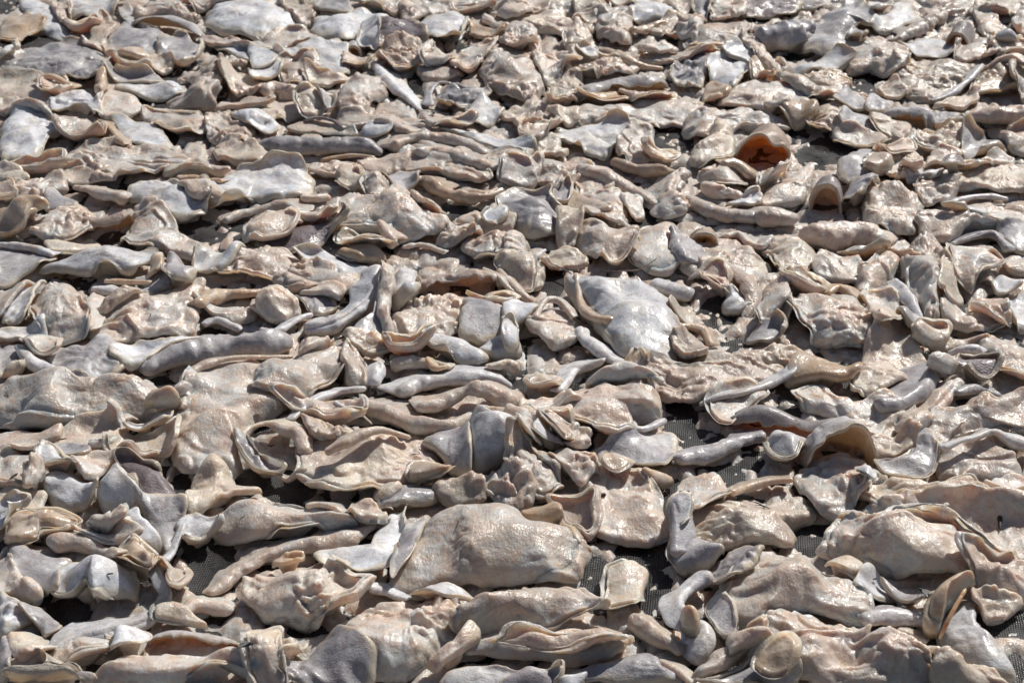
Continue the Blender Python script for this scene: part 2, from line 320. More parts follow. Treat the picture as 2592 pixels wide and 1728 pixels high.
def curl(pts, tl, kind, l, seed, a0=None, a1=None, th=2.6, vs=1.0):
    """swept piece: full roll (C), or a bent sheet: R roof along the view, A arch opening towards the viewer"""
    P = []
    for it in range(2):
        Q = []
        for k, q in enumerate(pts):
            px, py = tile(tl, q[0], q[1]); z = P[k][2] if P else .012
            x, y, d = ground(px, py, z); rr = q[2] * 2.976 / FPX * float(d)
            if kind == 'C': zc = max(0, rr * .82) + (q[3] if len(q) > 3 else 0) * MM
            else: zc = (q[3] if len(q) > 3 else 0) * MM
            b = float(base_window(np.array([x, x + 1e-4]), np.array([y, y + 1e-4]))[0])
            Q.append([float(x), float(y), (b if kind == 'C' and len(q) < 4 else b * .6) + zc, rr])
        P = Q
    P = np.array(P)
    L = np.sum(np.linalg.norm(np.diff(P[:, :3], axis=0), axis=1)); R0 = P[:, 3].max()
    nu = int(np.clip((L + (2 * R0 if kind == 'C' else 0)) / .002, 8, 260)); S = cr_open(P, nu); S[:, 3] = np.maximum(S[:, 3], 1e-4)
    T = np.gradient(S[:, :3], axis=0); T /= np.linalg.norm(T, axis=1)[:, None] + 1e-9
    Th = T * [1, 1, .4]; Th /= np.linalg.norm(Th, axis=1)[:, None] + 1e-9
    up = np.array([0, 0, 1.]); side = np.cross(Th, up); side /= np.linalg.norm(side, axis=1)[:, None] + 1e-9
    U = np.cross(side, Th)
    if kind != 'C' and kind == 'R' and side[:, 1].mean() > 0: side = -side
    u = np.linspace(0, 1, nu); arc = np.concatenate([[0], np.cumsum(np.linalg.norm(np.diff(S[:, :3], axis=0), axis=1))])
    if kind == 'C':
        S[:, 3] *= 1 + (.30 * noise(arc * 38 + seed, seed, 2.0) + .12 * noise(arc * 110 + seed, seed, 7.0)) * (1 if R0 > .003 else .5)
        e0 = np.clip(arc / (S[0, 3] * .9 + 1e-5), 0, 1); e1 = np.clip((arc[-1] - arc) / (S[-1, 3] * .9 + 1e-5), 0, 1)
        tap = np.sqrt(np.clip(1 - (1 - e0) ** 2, .0, 1)) * np.sqrt(np.clip(1 - (1 - e1) ** 2, .0, 1)); tap = np.maximum(tap, .03)
        rad = S[:, 3] * tap
        nv = int(np.clip(6.28 * R0 / .0019, 10, 90)); v = np.linspace(0, 2 * np.pi, nv, endpoint=False)[None, :]
        flat = (.72 + .2 * abs(noise(seed, 2.2, 1.1))) if R0 > .003 else 1
        rg = rad[:, None]
        hs = side * [1, 1, 0]; sg = np.where(hs[:, 1:2].mean() > -.25 * noise(seed, 4.4, 1.2), 1.0, -1.0)   # the far side runs out as a thin skirt
        cs = np.clip(np.cos(v) * sg, 0, 1); kk = (1.35 + 1.4 * noise(S[:, 0] * 25 + seed, S[:, 1] * 25, 3.0))[:, None] * (1.0 if R0 > .0022 else .2)
        D = side[:, None, :] * (np.cos(v) * (1 + kk * cs ** 2))[..., None] + U[:, None, :] * (flat * np.sin(v) * (1 - .55 * np.clip(kk, 0, 1) * cs) - .45 * np.clip(kk, 0, 1.3) * cs ** 2)[..., None]
        C = S[:, None, :3] + D * rg[..., None]
        if R0 > .0015:
            d = lumps(C[..., 0], C[..., 1], C[..., 2], seed, l, math.atan2(T[:, 1].mean(), T[:, 0].mean())) * np.clip(rg / .009, .15, 1.15)
            d = d + rg * .16 * noise(C[..., 0] * 55 + seed, C[..., 1] * 55, C[..., 2] * 55)
            # a groove running along the roll, as rolled-up tissue has
            d = d - rg * .26 * np.exp(-((v - (2.2 + 1.6 * noise(seed, 1.5, 2.5) + .6 * noise(u[:, None] * 3, seed, 0))) / .16) ** 2)
            C = C + D * (d * tap[:, None])[..., None]
        if R0 > .0015: C = np.stack(warp(C[..., 0], C[..., 1], C[..., 2], seed, min(.0036, R0 * .36) * (.55 + .45 * min(l, 1))), -1)
        splat(C[..., 0].ravel(), C[..., 1].ravel(), C[..., 2].ravel())
        global RIM
        V = C.reshape(-1, 3); F = strip_faces(nu, nv, True)
        RIM = (np.clip(-np.sin(v) * 1.6 + .25, 0, 1) + 0 * rg).ravel()
        return V, F, None, (float(S[:, 0].mean()), float(S[:, 1].mean()), 0.0)
    # bent sheet
    if a0 is None: a0, a1 = (15, 200) if kind == 'R' else (-18, 198)
    if kind == 'A': tap = np.where(u > .55, np.cos((u - .55) / .45 * 1.56), 1.0)
    else:
        tap = np.clip(np.minimum(u, 1 - u) / .16, 0, 1); tap = .35 + .65 * np.sqrt(1 - (1 - tap) ** 2)
    rad = S[:, 3] * np.maximum(tap, .02)
    nv = int(np.clip((a1 - a0) / 57.3 * R0 / .0019, 10, 90)); vv = np.linspace(0, 1, nv)[None, :]
    e0 = a0 + 16 * noise(u * 6 + seed, seed, 1) + 7 * noise(u * 22 + seed, seed, 9); e1 = a1 + 0 * u
    ang = np.radians(e0[:, None] + (e1 - e0)[:, None] * vv)
    shift = (.30 * R0 * noise(vv * 5 + seed, seed, 4) + .12 * R0 * noise(vv * 16 + seed, seed, 6)) * (np.clip(1 - u * 3, 0, 1)[:, None] + (np.clip(u * 3 - 2, 0, 1)[:, None] if kind == 'R' else 0))
    def surf(off):
        rg = rad[:, None] - off
        x = side[:, None, :] * np.cos(ang)[..., None] + U[:, None, :] * (np.sin(ang) * vs)[..., None]
        C = S[:, None, :3] + x * rg[..., None] + T[:, None, :] * shift[..., None]
        d = lumps(C[..., 0], C[..., 1], C[..., 2], seed, l) * .7 + rg * .20 * noise(C[..., 0] * 30 + seed, C[..., 1] * 40, C[..., 2] * 40)
        return C + x * d[..., None]
    edge = np.minimum(np.minimum(vv, 1 - vv) * nv, 1e9); eu = np.minimum(u, 1 - u)[:, None] * nu
    if kind == 'A': th = 5.0
    tk = th * MM * (.35 + .65 * np.clip(np.minimum(edge, eu) / 4, 0, 1) ** .5)
    A = surf(0); B = surf(tk)
    lo = base_window(A[..., 0], A[..., 1]) * .5 - .002
    for W in (A, B): W[..., 2] = np.maximum(W[..., 2], lo)
    hi = np.sin(ang) > .3
    splat(A[..., 0][hi], A[..., 1][hi], A[..., 2][hi])
    n = nu * nv; V = A.reshape(-1, 3); F = strip_faces(nu, nv, False)
    b = B.reshape(-1, 3)
    # rim belongs to the outer skin
    idx = np.concatenate([np.arange(nv), np.arange(1, nu) * nv + nv - 1, (nu - 1) * nv + np.arange(nv - 2, -1, -1), np.arange(nu - 2, 0, -1) * nv])
    RIM = np.concatenate([np.clip(1 - np.minimum(edge, eu) / 3, 0, 1).ravel() + np.zeros(nu * nv), np.ones(len(idx))])
    m = len(idx); Vo = np.vstack([V, b[idx]]); k = np.arange(m); k2 = (k + 1) % m
    rim = np.stack([idx[k], n + k, n + k2, idx[k2]], -1)
    return (Vo, np.vstack([F, rim]), (b, strip_faces(nu, nv, False, True)), (float(S[:, 0].mean()), float(S[:, 1].mean()), 0.0))
DATA = """
11 B W t9:18,0 30,0 45,8 55,20 57,30 54,33 40,28 32,22 24,12|pale ragged flap with a squared tip, hanging down in the top left corner;ragged corner flap
11 B W t16:57,0 105,0 100,12 90,19 78,20 66,17 60,12|smooth lilac-white lobe cut by the top edge, right of the ragged corner flap
11 B C t10:44,2 57,2 59,18 54,21 47,14
11 B A t12:6,19 22,16 36,22 36,27 24,33 16,40 5,38 3,30|small bent tan piece on bare cloth near the top left corner;bent tan corner piece
11 B C t8:60,20 78,19 84,24 76,29 61,27
11 B W t12:0,9 5,14 5,22 0,25
11 B W t12:0,37 8,40 17,45 15,50 5,53 0,52
11 B C t10:74,40 88,20 98,26 92,33 88,43 80,44
11 B C t6:107,0 133,0 125,5 108,5
11 B W t10:135,0 155,0 152,6 140,4
11 B F t10:158,0 205,0 185,8 170,10
11 B F t14 s6:118,16 128,3 140,2 156,8 166,17 160,19 140,14
11 R W t12 mA a55:113,24,7,8 130,22,9,10 150,24,9,10 172,34,7,6|long light domed piece with a tan underside, top left;long domed piece
11 B G t10:90,38 105,22 108,16 100,12 103,8 115,12 112,20 125,28 140,31 138,42 122,48 100,42|broad slate-lilac skin shaded by the long domed piece
11 B G t12:137,48 140,36 155,33 170,40 172,50 160,59 148,58
11 B W t24 l.2 q1:179,18 185,5 200,1 225,2 238,8 249,20 246,28 230,33 222,36 205,32 188,27|big smooth pillow-shaped white skin in the top row, left of the middle;white pillow skin
11 B F t9:170,32 180,32 200,35 225,44 222,48 200,42 180,40
11 B W t9:187,40 210,43 235,50 240,56 225,60 215,56 200,47
11 B G t20 l.4:5,58 18,46 35,40 70,38 80,42 92,55 92,62 80,75 50,70 30,65 15,66|broad lilac and white domed skin at the upper left edge;lilac-white dome
11 C A:28,68,3 45,68,4 62,70,4
11 B A t8:90,43 100,41 110,43 124,49 115,52 100,50
11 B C t10:97,60 110,54 130,50 144,55 141,60 125,64 105,62
11 B G t7:90,63 110,62 130,62 138,68 120,73 100,71
11 B W t14:102,76 115,71 140,70 156,78 148,83 125,85 110,82|white lens-shaped piece resting above a patch of bare cloth, upper left;white lens piece
11 C F l1.4:210,54,6,3 195,52,7,5 183,60,10,4 175,74,12 171,90,12|long lumpy beige roll curving down like a hook, upper left;lumpy hook roll
11 B F t12:128,97 142,99 165,100 178,108 172,116 160,119 140,112 128,106
11 B C t14 l1.2:191,66 200,61 212,66 222,74 216,80 200,80 193,75
11 B C t6:0,65 20,66 38,72 40,90 25,88 0,82
11 B F t12:38,74 50,70 56,78 50,86 40,84
11 B W t16 l1:53,84 60,80 72,81 85,95 86,101 80,103 72,97 60,95 50,97 42,90|knobbly pale cauliflower-like lump near the left edge;cauliflower lump
11 B A t12:83,66 89,63 91,72 88,80 82,78|tiny cup with a deep orange spot, upper left;orange-spotted cup
11 B F t8:88,80 92,70 100,74 118,90 118,97 105,103 90,100 86,92
11 B F t8:0,86 20,86 35,92 42,104 30,100 10,98 0,96
11 B W t24 l.3:3,115 5,102 15,96 35,95 48,104 52,112 38,125 30,138 12,140 3,135|bright white domed skin on the left edge, a third of the way down;bright left-edge dome
11 B F t16 l1.3:48,112 55,104 70,103 82,106 90,112 85,122 70,124 55,120
11 B A t12:35,118 44,119 47,126 40,131 35,127
11 C A:84,101,3 92,108,4 100,117,5 106,124,4|slim tan bar slanting down beside a flat lilac skin, left;slim tan bar
11 B W t6:97,102 112,105 133,113 145,126 130,128 115,126 105,115
11 B F t14 l1.1:50,140 72,128 95,122 125,128 150,133 150,140 130,148 112,155 90,158 60,157 48,150|wide glossy pink slab near the left edge, below the slim tan bar;wide glossy pink slab
11 B F t10:3,140 25,136 50,140 53,145 40,148 20,145
11 B C t10:0,142 12,145 24,152 18,156 0,153
11 B G t8:150,120 158,118 163,128 156,133 150,128
11 B C t6:170,125 180,130 186,135 178,134
11 B F t14 l1.3:182,100 195,95 203,100 212,113 210,122 195,124 180,118
11 B W t12:198,95 215,94 228,98 236,103 228,109 215,107 205,103
11 B C t8:188,96 200,85 225,88 230,93 210,94
11 B C t12:185,128 195,123 215,128 230,138 222,142 200,140 188,138
12 C G l.4:-8,127,6 15,125,8 45,125,9 75,124,9 95,125,8 110,131,3|long lilac-grey skin roll lying crosswise, tan along its lower edge;long lilac crosswise roll
12 C A:58,136,3 75,134,3 90,133,3 104,134,2
12 B C t8 l1.2:27,2 40,0 45,8 50,16 42,22 34,18 30,10
12 B G t16:57,0 75,0 84,10 80,14 65,14 56,12
12 B W t18:53,20 58,13 72,14 95,10 110,13 108,20 100,32 85,36 62,34 53,28|broad white skin in the top row, left of the purplish tent
12 B W t7:90,38 95,22 105,18 108,30 105,40
12 B D t22 s12 l.2 p1:102,34 110,14 120,16 132,22 146,38 128,44 108,44 98,40|purplish grey tent-shaped skin with a peaked top, near the top;purplish tent
12 B C t10 l1.2:85,4 105,0 135,0 128,10 118,14 108,8
12 B F t12:128,8 145,4 160,8 158,13 145,16 135,20 129,16
12 B W t22:140,25 148,14 165,12 178,13 182,22 175,38 160,42 148,36|rolled blue-white skin in the top row right of the purplish tent;rolled blue-white skin
12 B A t5:135,0 168,0 165,6 150,5
12 B F t14:171,10 180,2 200,0 206,10 195,13 178,13
12 B F t16:205,0 230,0 235,8 228,16 212,14
12 B A t12:188,20 200,28 212,34 200,36 188,33
12 C F:197,14,3 208,18,5 220,24,4
12 B F t16 l1.3:214,34 220,26 235,28 240,40 225,45 215,40
12 B F t10:5,44 15,35 38,31 52,35 45,40 25,46 12,47
12 B W t6:0,42 18,48 18,55 5,60 0,58
12 B W t20 l.6 p1:22,49 40,44 55,36 70,35 77,40 80,55 78,66 65,70 50,62 40,52|speckled white skin folded down beside the small tan cup, near the top;speckled folded skin
12 A W mA v1.5:85,49,7 87,41,7|small cup with pale rim and tan hollow, beside the speckled folded skin;small tan cup
12 B F t12:22,53 35,50 48,51 54,60 46,62 38,70 28,66
12 B C t7:47,62 60,66 77,66 76,70 60,75 48,70
12 B W t8:0,60 10,57 22,56 24,65 10,70 0,72
12 C F l1.1:8,75,5 22,76,7 38,80,7 52,84,4
12 B W t9 s5:56,82 65,83 71,88 63,95 57,90|small bright white scrap shaped like a tooth, upper left of the middle;white tooth scrap
12 B C t12:0,90 10,87 25,90 38,86 55,80 57,88 50,95 30,102 15,110 0,108
12 B C t10 s5:38,88 56,84 58,95 50,100 40,99
12 C D:44,102,2 55,99,2,5 68,103,2,5 77,108,2|thin olive-brown rim arching over a shadow, above the long lilac roll;olive-brown rim
12 B F t22 l1.4:76,90 80,75 88,68 105,68 111,78 100,88 95,98 82,97|knobbly pinkish lump near the top, left of the white tapering strip;knobbly pink lump
12 B F t12 l1.2:85,62 95,56 103,60 102,68 88,68
12 B C t8:80,50 95,50 102,55 90,60 80,60
12 C W:103,54,4,3 112,66,5,4 122,76,5,2 133,84,3 142,93,2 150,96,1.5|white strip tapering down to the right across a small bare patch, near the top;white tapering strip
12 B F t18 l1.4:110,50 115,42 125,39 145,42 150,50 140,60 125,64 114,58
12 B F t8:145,52 155,46 165,50 170,52 160,57 147,57
12 B W t5:150,42 170,42 172,50 160,46
12 B F t10:142,62 155,58 170,60 175,64 160,70 146,68
12 C W:152,90,2.5 151,79,2.5,5 158,71,2.5,8 168,72,2.5,6|thin white rim bent like a comma around a dark hollow, near the top;white comma rim
12 B G t14 l1:158,88 170,72 190,76 200,82 190,90 170,94 160,92
12 B F t10:170,58 172,50 190,52 194,58 185,63 172,62
12 B F t12:177,48 190,42 200,39 205,45 195,55 185,52
12 B F t26 l1.3:197,60 205,43 222,42 240,52 243,70 240,85 222,84 205,76|large rough purplish-beige boulder-like lump near the top centre;boulder lump
12 B W t16 l.2:183,100 187,90 195,84 205,88 212,96 205,105 195,108 185,106|small rounded white knob like an eye, above the centre;white eye knob
12 C C:186,100,1.5,8 191,107,1.5,3 200,108,1.5,3
12 B G t6:160,97 180,92 184,98 170,101
12 B F t10:150,105 165,101 185,104 180,110 165,113 152,112
12 B F t10 l1:78,98 85,98 100,100 115,105 135,102 150,110 145,114 125,114 112,108 95,110 80,108
12 C F:103,103,3.5,4 115,104,4,5 125,109,4,3 135,113,3
12 B W t10:92,112 105,106 117,108 115,118 100,117
12 C W:20,109,4 28,112,4 40,118,2
12 B C t5:35,110 50,104 70,108 82,112 80,116 55,115 38,113
12 B F t10 l1:115,125 120,118 135,115 150,115 165,114 180,117 195,128 215,133 225,138 220,145 200,148 175,145 150,138 135,136 125,132
12 C F l1:118,123,4 135,118,5,3 160,118,5,3 180,122,5,2 197,130,4|upper of two parallel beige ridges right of the long lilac roll;upper parallel ridge
12 C F l1:140,132,4 155,128,5,3 175,134,6,2 203,142,5|lower of two parallel beige ridges right of the long lilac roll;lower parallel ridge
12 B W t6 l1:165,113 190,112 215,118 235,125 230,133 215,131 195,125 180,117|flat wet milky-white patch above the lower parallel ridge
12 B A t10:205,105 215,101 224,108 218,113 206,110
12 C A:226,103,3 229,112,4 232,120,4
12 B F t9:130,142 150,136 175,142 195,150 185,155 150,148 132,146
12 B C t7:95,140 115,135 130,140 125,148 105,150 95,146
12 B C t9:82,135 92,134 96,142 95,150 85,142
12 B F t12:47,142 60,140 80,140 85,146 75,155 60,155 50,150
12 B C t18 l1.6:73,148 78,142 90,143 95,152 92,160 78,160
13 B F t14:0,0 30,0 45,3 55,10 45,16 25,15 10,16 0,10
13 B C t14 l1.3:0,16 15,16 40,14 55,20 57,28 50,32 30,27 15,25 0,22|crumbly yellowish-beige slab near the top centre;crumbly yellowish slab
13 B A t12:55,0 60,0 62,15 60,24 53,18
13 B C t22 l1.2:61,5 70,0 85,0 84,15 78,25 70,29 62,24|upright ribbed beige lump touching the top edge, right of the middle;upright ribbed lump
13 B F t12:85,0 105,0 107,8 95,10 86,6
13 B F t20 l1:80,20 90,11 102,11 106,18 104,35 98,40 88,32 80,28
13 C A:106,27,5 118,25,5,2 128,21,4,4 136,17,1.5,8|curved tan horn with a pointed tip, near the top edge;tan horn
13 B W t16 l.3:105,0 120,0 140,5 145,12 140,20 125,18 110,20 106,10|smooth white skin at the top edge behind the tan horn
13 B C t9:140,0 160,0 158,8 148,14 143,8
13 B G t16:160,0 175,0 173,15 165,21 160,10
13 B F t16:175,2 200,0 200,15 190,20 178,19 175,10
13 B D t12:203,5 215,0 249,0 240,10 215,12 203,12
13 B W t6:201,14 214,13 210,20 204,20
13 B F t16:153,12 163,13 166,20 163,35 155,32 148,28
13 B C t9 l1.3:125,30 133,22 145,18 150,28 160,33 150,36 140,33
13 C C:111,40,3 120,36,3,3 130,34,3
13 B F t14 l1.6:115,48 118,40 130,36 142,42 140,48 125,50|small granular pink ball-like lump between the tan horn and the tan tongue;granular pink ball
13 B F t20 l.7:155,42 165,24 180,19 200,20 205,26 200,38 195,46 180,45 165,45|broad beige plate with a rounded right end, upper right;broad beige plate
14 C G l.3:4,32,10 18,31,14 35,29,15,2 52,24,9,4|fat blue-lilac skin roll in the upper right, left of the silvery crowned skin;fat blue-lilac roll
13 B C t18 s6 p1:51,34 56,25 60,23 70,32 68,38 58,44 52,42
13 B W t10 l.2:60,42 66,36 74,37 78,48 70,51 60,50|bright white triangular patch at the root of the tan tongue
13 C A l.15:76,44,5 88,47,6,2 103,53,5,2 118,57,3 134,59,1.5|smooth tan tongue tapering to the right near the top centre;tan tongue
13 B F t18:0,26 15,26 24,33 27,48 22,50 15,42 0,40
13 B A t10:26,38 35,36 40,43 34,47 28,44
13 B F t18:28,50 38,44 48,46 58,50 60,56 50,62 45,68 35,70 28,60
13 B F t14 l1.2:48,66 55,58 60,52 80,51 100,56 108,60 90,66 75,68 60,70
13 B C t14 s5:38,88 45,72 55,66 65,72 60,85 57,93 45,94 39,98
13 R W mA t12 v1.3 a58:62,90,9 80,86,12 105,83,13 138,80,10|wide white flap roofing a brown hollow, upper centre;white roof flap
13 B A t14 s4:62,86 72,80 85,76 98,78 108,87 95,92 75,92|brownish-pink lobe lying in the hollow under the white roof flap
13 B C t9:98,79 120,79 142,79 140,87 115,92 106,89
13 B G t14 l1:142,62 150,55 165,48 185,46 185,54 172,60 165,75 150,78 143,72
13 B F t8:118,50 140,46 165,45 185,46 170,50 150,54 130,55
13 B W t18:172,60 185,52 200,55 205,62 200,72 190,80 178,75|pale lilac-white hump left of the upright tan triangle;lilac-white hump
13 B W t12 s5 l.3:183,48 195,40 205,42 212,50 210,58 200,56 190,54
13 B C t10:200,62 207,63 216,70 212,75 200,72
13 B A t16 s8 p1:208,62 213,51 226,71 218,73|upright tan triangle with a sharp tip, upper right;upright tan triangle
14 B F t14:-4,38 8,42 22,52 30,62 26,66 18,60 8,52
13 B A t12:167,82 175,73 182,77 190,82 182,88 172,88
13 B C t6:143,84 148,80 165,80 166,86 155,88
13 B F t12 l.9:55,102 62,97 80,92 100,90 140,88 165,88 168,96 160,104 140,108 120,108 100,108 80,108 62,110 52,108|long flat mottled slab lying crosswise below the white roof flap;long mottled slab
13 C C:96,104,2 104,106,2 110,110,2
13 C C:122,108,1.5 135,107,2 146,109,1.5
13 B C t9 l1.3:38,95 45,90 58,92 60,98 50,103 42,98
13 B C t14 l1.1:0,100 10,95 25,88 35,95 45,105 42,115 30,125 15,120 10,108
13 C A:15,103,3,4 17,114,4,3 20,121,4
13 B W t14 l.5:43,118 55,112 80,107 95,106 105,113 100,125 88,135 70,133 55,125 45,125|silvery swirled skin just left of a bare cloth patch, upper centre;silvery swirled skin
13 C W:86,130,1.5 88,118,1.5,4 95,112,1.5,4
13 B F t14:95,130 102,116 110,110 122,112 126,120 120,135 112,140 100,137
14 B F t12 l1:-18,90 -8,80 5,74 30,72 48,80 55,85 45,92 25,95 0,92
13 B F t20 l.9:157,108 165,100 190,95 212,95 228,100 235,107 225,112 200,110 180,120 165,119|long grey-beige hump directly behind the tall orange-lined curl;long grey-beige hump
13 B C t26 l1.1:172,116 180,108 190,112 191,135 182,142 160,138|peaked shadowed lump just left of the tall orange-lined curl;peaked shadowed lump
13 A C mO l.5 v1.3:215,145,24 221,124,19|tall curled piece glowing deep orange inside, upper right;tall orange-lined curl
13 C A l.3:182,140,4 195,143,6 211,152,5|smooth tan roll lying in front of the tall orange-lined curl;tan roll
13 C A l.15:90,138,5 105,142,6 120,145,6 138,149,5|smooth amber strip with a frayed right end, upper centre;smooth amber strip
13 B C t9:120,134 135,130 145,135 138,140 122,140
13 B C t6:150,115 158,118 165,125 160,128 152,122
13 B F t9:0,138 15,140 25,148 20,155 0,155
13 B C t10 l1.3:28,128 40,120 50,128 45,134 30,134
14 B G t26 l.25:60,22 65,14 75,6 88,3 98,6 105,15 104,25 95,25 85,35 84,45 75,50 60,48 50,42|large silvery-blue skin with a dark crown, upper right;silvery crowned skin
14 B W t8 l.3:40,62 55,52 75,47 85,50 88,56 70,60 50,66
14 B C t6:25,55 40,55 50,62 45,66 30,62
14 B W t16:95,0 110,2 122,7 118,15 108,18 102,8
14 B W t14:105,26 115,15 125,5 135,3 142,15 135,22 120,28 110,28|white lobe in the top row right of the silvery crowned skin
14 B D t10:0,12 8,13 12,8 30,10 57,8 60,2 40,0 0,0
14 C F:128,34,4 140,27,6 155,20,5 170,11,4,4 185,8,3,6|long grey-beige roll slanting up to the top right;slanting top roll
14 B C t12 l1.2:193,9 205,4 225,3 230,10 222,16 208,15 195,12
14 A G mF v1.7:178,45,12 184,30,11|lilac hood curling over a brown hollow, top right;lilac hood
14 B C t10 l1.3:193,12 205,14 215,25 212,32 202,30 197,22
14 B F t14 l.5:178,56 182,38 195,33 208,37 205,52 195,58
14 B W t14 l.2:213,30 220,28 228,31 227,36 214,36|small round white bead-like knob, top right;white bead
14 B F t14:208,38 220,36 235,38 238,48 215,50 207,46
14 B F t8:210,22 228,20 230,26 215,27
14 B F t14:229,15 240,14 240,34 228,28
14 B G t14 s5:83,42 88,28 98,24 101,33 98,42
14 B F t20 l1.4:88,52 90,42 105,36 120,37 130,45 133,60 125,68 115,68 105,60 92,60|dark knobbly lump overhanging a black gap, upper right;dark knobbly lump
14 B C t9 l1.2:132,45 142,48 147,53 138,57 133,52
14 B W t6 l.3:130,42 140,38 155,35 172,40 170,50 150,50 140,46
14 B C t18 l1.5:127,62 140,55 160,53 180,54 195,60 185,70 172,80 160,85 148,86 135,80 128,72|rough cream crust-like slab with a white border on its right, upper right;rough cream slab
14 C W:158,86,2.5 172,80,3 185,70,3 200,60,3.5
14 B C t10:111,80 115,73 125,72 132,80 128,85 115,84
14 B F t8:205,50 215,49 238,52 238,60 222,55 205,56
14 B A t22 s12 l.6 p1:192,84 200,68 213,55 222,55 225,70 224,82 210,82|upright rounded tan fin near the right edge, upper right;tan fin
14 C F l.5:182,99,5 200,98,11 220,98,13 242,98,13|fat smooth reddish-beige roll running off the right edge, upper right;fat right-edge roll
14 B F t18:224,62 240,58 240,85 228,80
14 B C t8:160,92 180,85 195,82 190,90 178,95
14 B C t14 l1:47,64 55,59 62,62 80,62 86,68 82,75 75,80 60,76 50,68
14 B F t14:30,66 45,66 58,75 80,77 78,84 70,87 55,84 40,78
14 C A:68,60,2 78,58,2,2 90,56,2
14 B G t10:77,84 85,78 98,82 100,92 88,94 76,94
14 B C t7:75,94 95,92 98,96 82,100
14 B F t14 l1.6:15,90 25,82 33,86 32,96 20,98
14 B A t24 l.2:28,102 30,92 42,86 54,92 57,102 48,108 38,108|smooth rounded tan knob right above the tall orange-lined curl;smooth tan knob
14 B C t14 l1.5:52,108 60,95 75,90 80,100 78,115 68,117 55,115
14 B G t10 l.2:78,106 85,96 98,97 110,105 108,112 92,114 78,114
14 C A:103,111,4,4 112,114,5,4 119,121,4
14 B F t8:75,120 95,114 115,122 105,126 90,126
14 B G t12:101,95 106,83 112,87 122,88 118,96 108,98
14 R W mA v1.4 a50:112,107,6 128,106,11 145,108,13 155,114,8|blue-white flap bent over a brown hollow, right side below the rough cream slab;blue-white bent flap
14 B C t10 l1.3:105,104 120,100 135,104 138,112 132,119 120,117 110,112
14 B G t10 l1.1:157,100 165,95 178,98 182,106 170,115 160,112
14 B C t18 s7:142,124 150,116 160,118 175,108 184,107 182,125 170,135 150,132
14 B F t8:112,125 135,122 138,130 125,135 115,132
14 C W:186,115,1.2 190,109,1.5,5 197,115,1.3,2 210,114,1
14 B G t22 l.2:78,152 80,140 92,130 104,128 112,138 108,150 100,160 85,162|smooth lilac rounded skin capped by a tan nub, right of the tall orange-lined curl;smooth lilac cap
14 B A t22 l.3:101,140 108,131 118,134 120,142 110,149 102,147
14 B F t12 l1.2:113,148 122,135 132,128 140,138 130,150 133,158 120,160
14 B C t12 l1.3:135,140 145,133 150,142 145,152 133,152
14 B C t14:152,140 160,128 172,127 180,130 172,142 160,144
14 B D t16 s8:163,150 175,135 182,130 181,148 170,153
14 B G t8:182,120 195,117 210,115 220,120 218,130 205,135 190,138 183,132
14 B C t12 l1.3:218,115 240,112 240,128 225,130 216,124
14 B F t8:183,142 200,136 215,132 225,138 210,145 190,150
14 B W t8 l1:133,152 150,143 163,148 160,158 140,160
14 B C t16 l1.3:176,160 195,149 210,143 238,145 238,165 210,164 190,162|long grainy beige slab at the right edge, a third of the way down;grainy right slab
21 B C t16 l.5:144,10 150,2 175,0 190,4 194,12 185,13 165,9 150,11
21 C A l.15:149,11,4 165,12,5 180,14,5 190,15,3|smooth amber-bellied roll at the upper left, beside the big silver-white skin;amber-bellied roll
21 B W t22 l.2:195,12 200,4 215,4 235,2 250,4 260,12 256,25 240,30 212,30 195,40 182,38 180,25|big silver-white skin with a grey left shoulder, left of centre above;big silver-white skin
21 B W t22 l.35:112,28 115,18 125,13 140,12 155,18 175,20 180,28 178,42 165,48 152,50 140,44 125,34|white scaly skin with a brown left tip, upper left;brown-tipped scaly skin
21 C F l.5:64,19,5 80,22,7 108,26,8|short greyish roll with an open dark left end, left of the brown-tipped scaly skin;open-ended roll
21 B F t10:155,18 165,15 185,16 190,20 185,25 172,28
21 B F t14:16,22 30,14 48,13 54,20 45,26 35,34 22,35 16,30
21 B G t9:38,36 45,25 55,28 65,33 50,38
21 B C t14:0,17 8,18 12,26 13,33 0,33
21 B A t26 s8 l.3:0,34 15,34 35,41 40,45 30,50 20,60 0,60|smooth tan wing at the left edge, left end of a long drooping ledge;tan left wing
21 B F t26 l1.3:20,60 28,50 45,40 50,34 68,33 75,42 74,55 60,66 40,66|lumpy wet cone between the tan left wing and the tan ledge;lumpy wet cone
21 R C mA t14 v1.4 a55:70,56,12 92,60,13 116,56,14|scalloped tan ledge overhanging a deep shadow, left side;scalloped tan ledge
21 B F t22 l1:118,38 125,34 135,40 145,50 155,62 175,72 165,82 150,80 135,75 120,76 110,68 115,55|large crinkled beige fold running down to the right from the tan ledge;large crinkled fold
21 C F l.5:190,48,5 203,41,6,2 222,37,5,4 244,33,5,4 255,40,4,2|tan arching strip over a shadow, left of centre above;tan arching strip
21 B F t16 l1.2:209,62 212,50 225,45 240,45 250,52 238,58 225,65 212,67
21 C W l.3:-3,62,4 15,66,4 30,71,4 46,76,3|cream twisted strip entering from the left edge;cream twisted strip
21 B G t8 l.4:0,70 15,70 30,76 45,80 40,88 25,95 0,98|flat wet grey skin at the left edge under the cream twisted strip
21 B C t6:45,68 60,68 90,68 95,70 70,74 50,77
21 B W t26 l.3:40,90 50,80 75,73 95,70 110,71 130,77 132,87 125,95 110,99 88,97 75,99 60,97 46,94|large white scaly dome left of the curled hook;large white scaly dome
21 C A:88,97,2.5 105,97,3 128,97,2
21 C W l.5:78,105,4 95,107,5 115,110,6 130,106,7,3 141,95,7,8 144,83,6,14 138,77,4,16|thick pale hook curling up to a rounded loop, left side;thick pale hook
